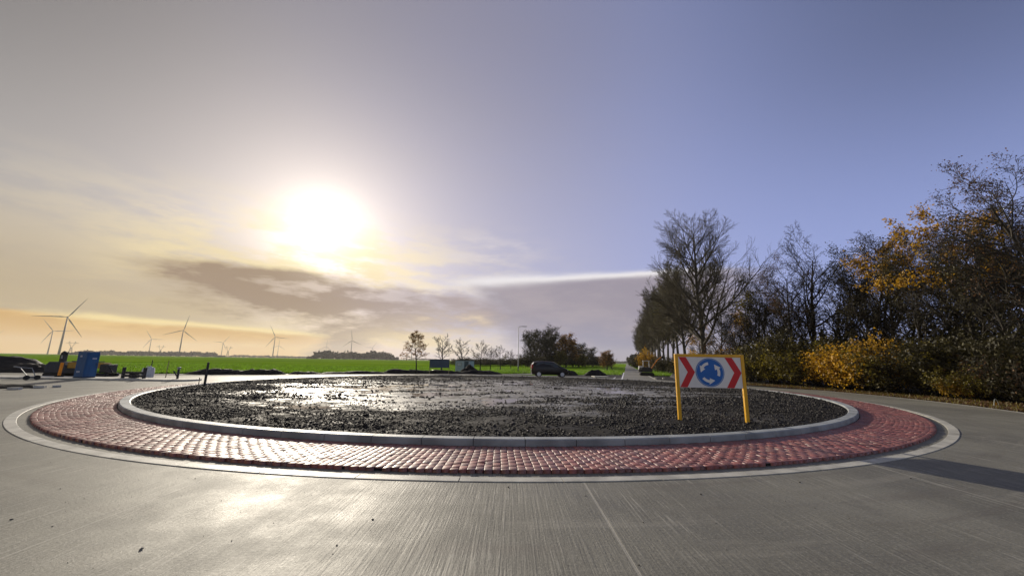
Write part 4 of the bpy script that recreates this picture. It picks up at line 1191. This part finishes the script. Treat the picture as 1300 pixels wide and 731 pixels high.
def paver():
    o = empty('paving_machine', (-31.9, 28.6, .0), R_(14), 'yellow and dark paving machine parked behind the blue cabinet', 'machine')
    b = MB().prism([(-2.3, .35), (-.45, .30), (-.35, .9), (-.6, 1.32), (-2.1, 1.32), (-2.45, .95)], -.8, .8); b.build('engine_body', 'navy_metal', o, bevel=.05)
    for yy in (-.75, .75):
        t = MB().prism([(-2.2, .0), (-.6, .0), (-.4, .18), (-.6, .40), (-2.2, .40), (-2.4, .2)], yy - .18, yy + .18); t.build('track', 'rubber', o, bevel=.04)
        t = MB().prism([(2.6, .0), (3.9, .0), (4.1, .16), (3.9, .34), (2.6, .34), (2.4, .16)], yy - .16, yy + .16); t.build('track', 'rubber', o, bevel=.04)
    f = MB(); f.box((1.3, -.5, 1.02), (3.4, .16, .52)); f.box((1.3, .5, 1.02), (3.4, .16, .52)); f.box((-.2, 0, 1.05), (.3, 1.1, .5)); f.box((3.1, 0, .95), (.25, 1.1, .6))
    f.build('frame', 'machine_yellow', o, bevel=.02)
    MB().tube([(.9, -.66, 1.05), (.9, -.58, 1.05)], [.27, .27], 20).build('hose_reel', 'dark_metal', o)
    MB().tube([(1.5, -.66, 1.08), (1.5, -.58, 1.08)], [.25, .25], 20).build('hose_reel', 'dark_metal', o)
    MB().box((1.2, 0, 1.36), (2.7, .9, .08)).build('walkway', 'dark_metal', o)
    c = MB(); c.box((-1.45, 0, 1.65), (.42, .45, .66)); c.tube([(-1.3, .2, 1.3), (-1.3, .2, 2.25)], .05, 8); c.build('control_post', 'dark_metal', o, bevel=.02)
    MB().tube([(-1.75, 0, 2.02), (-1.5, 0, 2.12), (-1.1, 0, 2.04)], [.10, .17, .10], 10).build('exhaust_silencer', 'dark_metal', o, smooth=True)
    MB().box((-1.42, -.24, 1.75), (.16, .03, .3)).build('display_panel', 'galvanised', o)
    MB().box((3.5, -.1, .75), (.9, 1.3, .75)).build('rear_tank', 'dark_metal', o, bevel=.04)
    o.scale = (.58, .72, .8)
    MB().tube([(4.0, -.6, .9), (4.35, -.6, .4), (4.2, -.6, .2)], .07, 8).build('hose', 'rubber', o)
paver()
o = empty('marker_post', (-29.85, 25.9, .12), R_(10), 'slanting orange traffic marker post between the dark machine and blue cabinet', 'post')
MB().box((0, 0, .46), (.16, .07, .92), Matrix.Rotation(R_(2), 3, 'Y')).build('post_blade', 'orange_paint', o, bevel=.01)
MB().box((0, 0, .04), (.30, .30, .08)).build('foot', 'rubber', o, bevel=.01)

def survey_trolley():
    o = empty('hand_trolley', (-29.3, 24.0, .016), R_(70), 'small wheeled hand trolley with pale frame on the road at far left', 'trolley')
    for s in (-1, 1):
        MB().tube([(s * .22, -.03, .14), (s * .22, .03, .14)], .14, 16).build('wheel', 'rubber', o)
    m = MB(); m.tube([(-.22, 0, .14), (.22, 0, .14)], .02, 8); m.tube([(-.15, 0, .16), (-.55, .1, .75)], .02, 8); m.tube([(.15, 0, .16), (-.05, .1, .70)], .02, 8); m.tube([(-.55, .1, .75), (-.05, .1, .70)], .02, 8); m.tube([(-.8, .1, .8), (-.55, .1, .75)], .03, 8)
    m.build('frame', 'galvanised', o)
    MB().box((0, .12, .18), (.4, .22, .04)).build('tray', 'dark_metal', o)
survey_trolley()

# low dark barrier with two posts
o = empty('low_barrier', (-24.85, 25.8, .12), R_(-6), 'low black timber barrier between two short posts beside the blue cabinet', 'barrier')
for s in (-1, 1): MB().box((s * .78, 0, .34), (.14, .14, .70)).build('post', 'dark_wood', o, bevel=.01)
for z in (.14, .34): MB().box((0, .0, z), (1.44, .09, .15)).build('rail', 'dark_wood', o, bevel=.01)
MB().box((-.2, .2, .18), (.5, .24, .34)).build('crate', 'dark_wood', o, bevel=.01)

def bag():
    o = empty('bulk_bag', (-26.25, 28.3, .018), .3, 'white bulk bag of material standing between barrier and wooden stakes', 'bag')
    bm = bmesh.new(); bmesh.ops.create_cube(bm, size=1.0); bmesh.ops.subdivide_edges(bm, edges=bm.edges, cuts=5, use_grid_fill=True)
    r = random.Random(3)
    for v in bm.verts:
        x, y, z = v.co; k = 1 - .22 * abs(z) ** 2 * 2; v.co = Vector((x * .95 * (1 + .25 * (0.25 - z * z)), y * .8 * (1 + .25 * (.25 - z * z)), (z + .5) * .78 + (.14 * math.exp(-((x - .1) ** 2 + y * y) * 9) if z > .3 else 0))) + Vector((r.gauss(0, .012), r.gauss(0, .012), r.gauss(0, .012)))
    me = bpy.data.meshes.new('sack'); bm.to_mesh(me); bm.free(); me.materials.append(MATS['white_bag'])
    for p in me.polygons: p.use_smooth = True
    link('sack', me, o); o.scale = (.55, .55, .88)
    for s in (-1, 1):
        MB().tube([(s * .3, 0, .7), (s * .25, 0, .95), (s * .1, 0, .98), (s * .08, 0, .75)], .018, 6).build('loop', 'white_bag', o)
bag()
def stake(loc, h, r, lean, m, label, name='wooden_stake', group=None, cat='stake'):
    o = empty(name, loc, 0, label, cat, group)
    MB().tube([(0, 0, -.2), (lean * h * .5, 0, h * .5), (lean * h, 0, h)], [r, r, r * .92], 8).build('shaft', m, o)
    MB().tube([(lean * h, 0, h), (lean * (h + .05), 0, h + .035)], [r * 1.02, r * .55], 8).build('tip', 'wood_stake' if m != 'wood_stake' else 'dark_wood', o)
stake((-26.4, 28.6, .0), 1.25, .028, .03, 'dark_wood', 'thin dark stake directly right of the white bag')
stake((-25.2, 28.6, .0), 1.22, .026, .04, 'wood_stake', 'thin wooden stake standing alone between white bag and grey bollard')
stake((-14.25, 18.3, .14), 1.17, .052, .015, 'dark_wood', 'thick dark stake at the left rim of the roundabout island')
stake((-15.0, 18.9, .14), .42, .018, .0, 'wood_stake', 'short thin peg right beside the thick dark stake')
o = empty('bollard', (-21.9, 25.75, .12), 0, 'grey post with a round head on the tip of the concrete island', 'bollard')
MB().tube([(0, 0, 0), (0, 0, .62)], .065, 12).build('shaft', 'dark_metal', o, smooth=True)
MB().tube([(0, 0, .62), (0, 0, .66), (0, 0, .74), (0, 0, .76)], [.07, .11, .11, .05], 14).build('head', 'galvanised', o, smooth=True)
MB().bar((-.02, 0, .12), (-.42, .1, .50), .05).build('brace', 'dark_metal', o)

# small pale kerb blocks left lying about
def block(loc, size, rz, label, group):
    bm = bmesh.new(); bmesh.ops.create_cube(bm, size=1.0)
    bmesh.ops.scale(bm, vec=size, verts=bm.verts); bmesh.ops.bevel(bm, geom=bm.edges, offset=min(size) * .12, segments=2, affect='EDGES')
    r = random.Random(int(rz * 100))
    for v in bm.verts: v.co += Vector((r.gauss(0, .006), r.gauss(0, .006), r.gauss(0, .004))); v.co.z += size[2] / 2
    me = bpy.data.meshes.new('kerb_block'); bm.to_mesh(me); bm.free(); me.materials.append(MATS['stone_block'])
    o = link('kerb_block', me, loc=loc); o.rotation_euler = (0, 0, rz); tag(o, label, 'block', group)
GB = 'loose pale kerb blocks'
block((-22.0, 17.5, .02), (.42, .2, .09), .2, 'pale kerb block lying at the near edge of the flat earth patch', GB)
block((-22.1, 18.5, .02), (.36, .22, .10), .5, 'pale kerb block at the right tip of the flat earth patch', GB)
block((-22.0, 19.1, .02), (.28, .18, .10), .9, 'smallest pale block just behind the right tip of the earth patch', GB)
for i, (x, y, sx) in enumerate([(15.35, 41.2, .35), (16.35, 41.6, .4), (17.1, 40.3, .45), (18.0, 39.0, .4)]):
    block((x, y, .02), (sx, .25, .16), .3 + i, f'{ORD[i]} white stone from the left at the road edge left of the sign', 'white stones at the mouth of the far road')

# notice board, site hut, lamp
def board():
    o = empty('notice_board', (-8.6, 46.9, 0), R_(8), 'blank dark grey notice board on two yellowish posts seen from behind', 'board')
    for s in (-1, 1): MB().box((s * 1.14, 0, .85), (.09, .09, 1.75)).build('post', 'wood_stake', o, bevel=.01)
    MB().box((0, -.06, 1.20), (2.32, .04, .98)).build('panel', 'grey_blue_panel', o, bevel=.01)
    MB().box((0, -.09, 1.70), (2.34, .03, .05)).build('trim', 'dark_metal', o)
board()
def hut():
    o = empty('site_hut', (-6.3, 53.3, 0), R_(-14), 'pale blue-white portable site hut behind a heap of earth', 'hut')
    MB().box((0, 0, .86), (2.1, 1.7, 1.44)).build('body', 'blue_white_panel', o, bevel=.02)
    MB().box((0, 0, 1.61), (2.2, 1.8, .08)).build('roof', 'grey_blue_panel', o, bevel=.02)
    d = MB().box((.55, -.862, .85), (.62, .03, 1.30)).build('door', 'grey_blue_panel', o, bevel=.01); MB().box((.32, -.885, .85), (.04, .03, .14)).build('handle', 'dark_metal', d)
    for s in (-1, 1): MB().box((s * .8, 0, .08), (.2, 1.6, .16)).build('skid', 'dark_metal', o)
    f = MB().box((-.45, -.862, 1.1), (.66, .03, .44)).build('window_frame', 'galvanised', o); MB().box((-.45, -.88, 1.1), (.56, .012, .34)).build('pane', 'light_marking', f)
hut()
def lamp():
    o = empty('street_lamp', (1.15, 60.0, 0), 0, 'tall thin grey street lamp with short arm, left of the grove', 'street lamp')
    MB().tube([(0, 0, 0), (0, 0, 1.0), (0, 0, 1.05), (0, 0, 6.9)], [.09, .09, .06, .045], 12).build('pole', 'galvanised', o, smooth=True)
    MB().tube([(0, 0, 6.85), (.12, 0, 7.0), (.6, 0, 7.05)], .04, 8).build('arm', 'galvanised', o)
    l = MB().box((.92, 0, 7.04), (.72, .22, .10)).build('lamp_head', 'galvanised', o, bevel=.03)
    MB().box((.95, 0, 6.985), (.5, .16, .012)).build('lens', 'lens_and_highlight_glass', l)
    MB().box((0, -.1, .7), (.12, .03, .3)).build('hatch', 'dark_metal', o)
lamp()

# small digger on the verge of the far road
def digger():
    o = empty('mini_digger', (18.6, 53.2, 0), R_(-15), 'small dark digger with white cab and raised orange arm by the poplars', 'digger')
    for s in (-1, 1): MB().prism([(-.8, .0), (.8, .0), (.95, .2), (.8, .42), (-.8, .42), (-.95, .2)], s * .6 - .16, s * .6 + .16).build('track', 'rubber', o, bevel=.04)
    MB().prism([(-1.0, .48), (.7, .48), (.75, .9), (.3, 1.15), (-.9, 1.15), (-1.1, .8)], -.65, .65).build('body', 'dark_metal', o, bevel=.05)
    c = MB()
    for x, y in ((-.45, -.5), (-.45, .1), (.35, -.5), (.35, .1)): c.bar((x, y, 1.1), (x * .9, y, 1.95), .07)
    c.build('cab_frame', 'sign_white', o)
    MB().box((-.03, -.2, 1.98), (.95, .75, .07)).build('cab_roof', 'sign_white', o, bevel=.02)
    MB().box((-.78, -.1, 1.0), (.5, 1.1, .5)).build('counterweight', 'sign_white', o, bevel=.06)
    MB().bar((.6, .3, .9), (1.45, .3, 2.1), .14).build('boom', 'orange_paint', o)
    MB().bar((1.45, .3, 2.1), (2.1, .3, 2.6), .11).build('dipper', 'orange_paint', o)
    MB().prism([(1.95, 2.55), (2.25, 2.75), (2.4, 2.4), (2.15, 2.3)], .12, .48).build('bucket', 'dark_metal', o)
digger()

# bent hoop with a tuft
def hoop():
    o = empty('plastic_hoop', (21.1, 17.1, .0), R_(30), 'pale bent plastic hoop stuck in the verge at far right', 'hoop')
    pts = [(-.5 + 1.0 * t, 0, .34 * math.sin(t * PI) ** .7 if 0 < t < 1 else 0) for t in np.linspace(0, 1, 14)]
    MB().tube(pts, .012, 6).build('rod', 'hoop_plastic', o); 
    m = MB().box((.08, .02, .09), (.07, .05, .18)); m.build('tag', 'leaf_gold', o)
hoop()

# grass along verges and field edge
def grass_strip(name, fn, n, h, label, seed, m='grass_blade'):
    r = np.random.default_rng(seed); x, y = fn(r, n); n = len(x)
    a = r.random(n) * 2 * PI; hh = h * (.5 + r.random(n)); w = hh * .16
    dx, dy = np.cos(a) * w, np.sin(a) * w; lx, ly = r.standard_normal(n) * hh * .3, r.standard_normal(n) * hh * .3
    V = np.stack([np.stack([x - dx, y - dy, 0 * x], -1), np.stack([x + dx, y + dy, 0 * x], -1), np.stack([x + lx, y + ly, hh], -1)], 1)
    tag(link(name, np_mesh(name, V.reshape(-1, 3), np.arange(3 * n).reshape(n, 3), m)), label, 'grass', kind='stuff')
def f_field(r, n):
    x = r.uniform(-75, 5, n); edge_y = np.interp(x, [-80, -34, -25, -16, -8, 0, 6], [33.8, 34.4, 38.8, 44.6, 47.8, 50.5, 58]); y = edge_y + 50 * r.random(n) ** 2.2
    return x, y
grass_strip('crop_grass', f_field, 60000, .22, 'rough bright green growth along the near side of the field', 1)
def f_verge(r, n):
    t = 15 + 110 * r.random(n) ** 1.5; o_ = r.uniform(-9, -.3, n); return 11.3 + .286 * t + o_ * .958, 39.2 + .958 * t - o_ * .286
grass_strip('verge_grass', f_verge, 16000, .2, 'green grass on the verge left of the far road', 2)
def f_verge2(r, n):
    t = 15 + 110 * r.random(n) ** 1.5; o_ = r.uniform(.3, 4.5, n); return 14.8 + .286 * t + o_ * .958, 39.2 + .958 * t - o_ * .286
grass_strip('verge_grass', f_verge2, 12000, .2, 'green grass between the far road and the poplars', 3)
def f_litter(r, n):
    a = np.radians(r.uniform(56, 118, n)); q = 21.9 + 3.2 * r.random(n) ** 1.4; return CX + q * np.sin(a), CY - q * np.cos(a)
rr_ = np.random.default_rng(8); lx, ly = f_litter(rr_, 9000)
tag(link('fallen_leaves', leaf_mesh('fallen_leaves', np.stack([lx, ly, .02 + .05 * rr_.random(9000)], -1), .07, 'leaf_brown', 3)), 'fallen brown leaves and crumbs along the foot of the wood', 'leaves', kind='stuff')
grass_strip('wood_edge_grass', f_litter, 2500, .12, 'thin dark grass between the lane edge and the wood', 5, 'leaf_olive')

# ---------------------------------------------------------------- damp autumn air
hm = bpy.data.materials.new('haze_air'); hm.use_nodes = True
hn = hm.node_tree; hn.nodes.clear(); ho = hn.nodes.new('ShaderNodeOutputMaterial'); hv = hn.nodes.new('ShaderNodeVolumePrincipled')
hv.inputs['Color'].default_value = (0.86, 0.84, 0.82, 1); hv.inputs['Density'].default_value = 0.00011; hv.inputs['Anisotropy'].default_value = 0.3
hn.links.new(hv.outputs[0], ho.inputs['Volume']); MATS['haze'] = hm
hz = MB().box((0, 0, 85), (10800, 10800, 172)).build('haze', 'haze', None, (0, 30, 0))
tag(hz, 'thin pale autumn haze hanging over the flat fields', 'haze', kind='stuff')
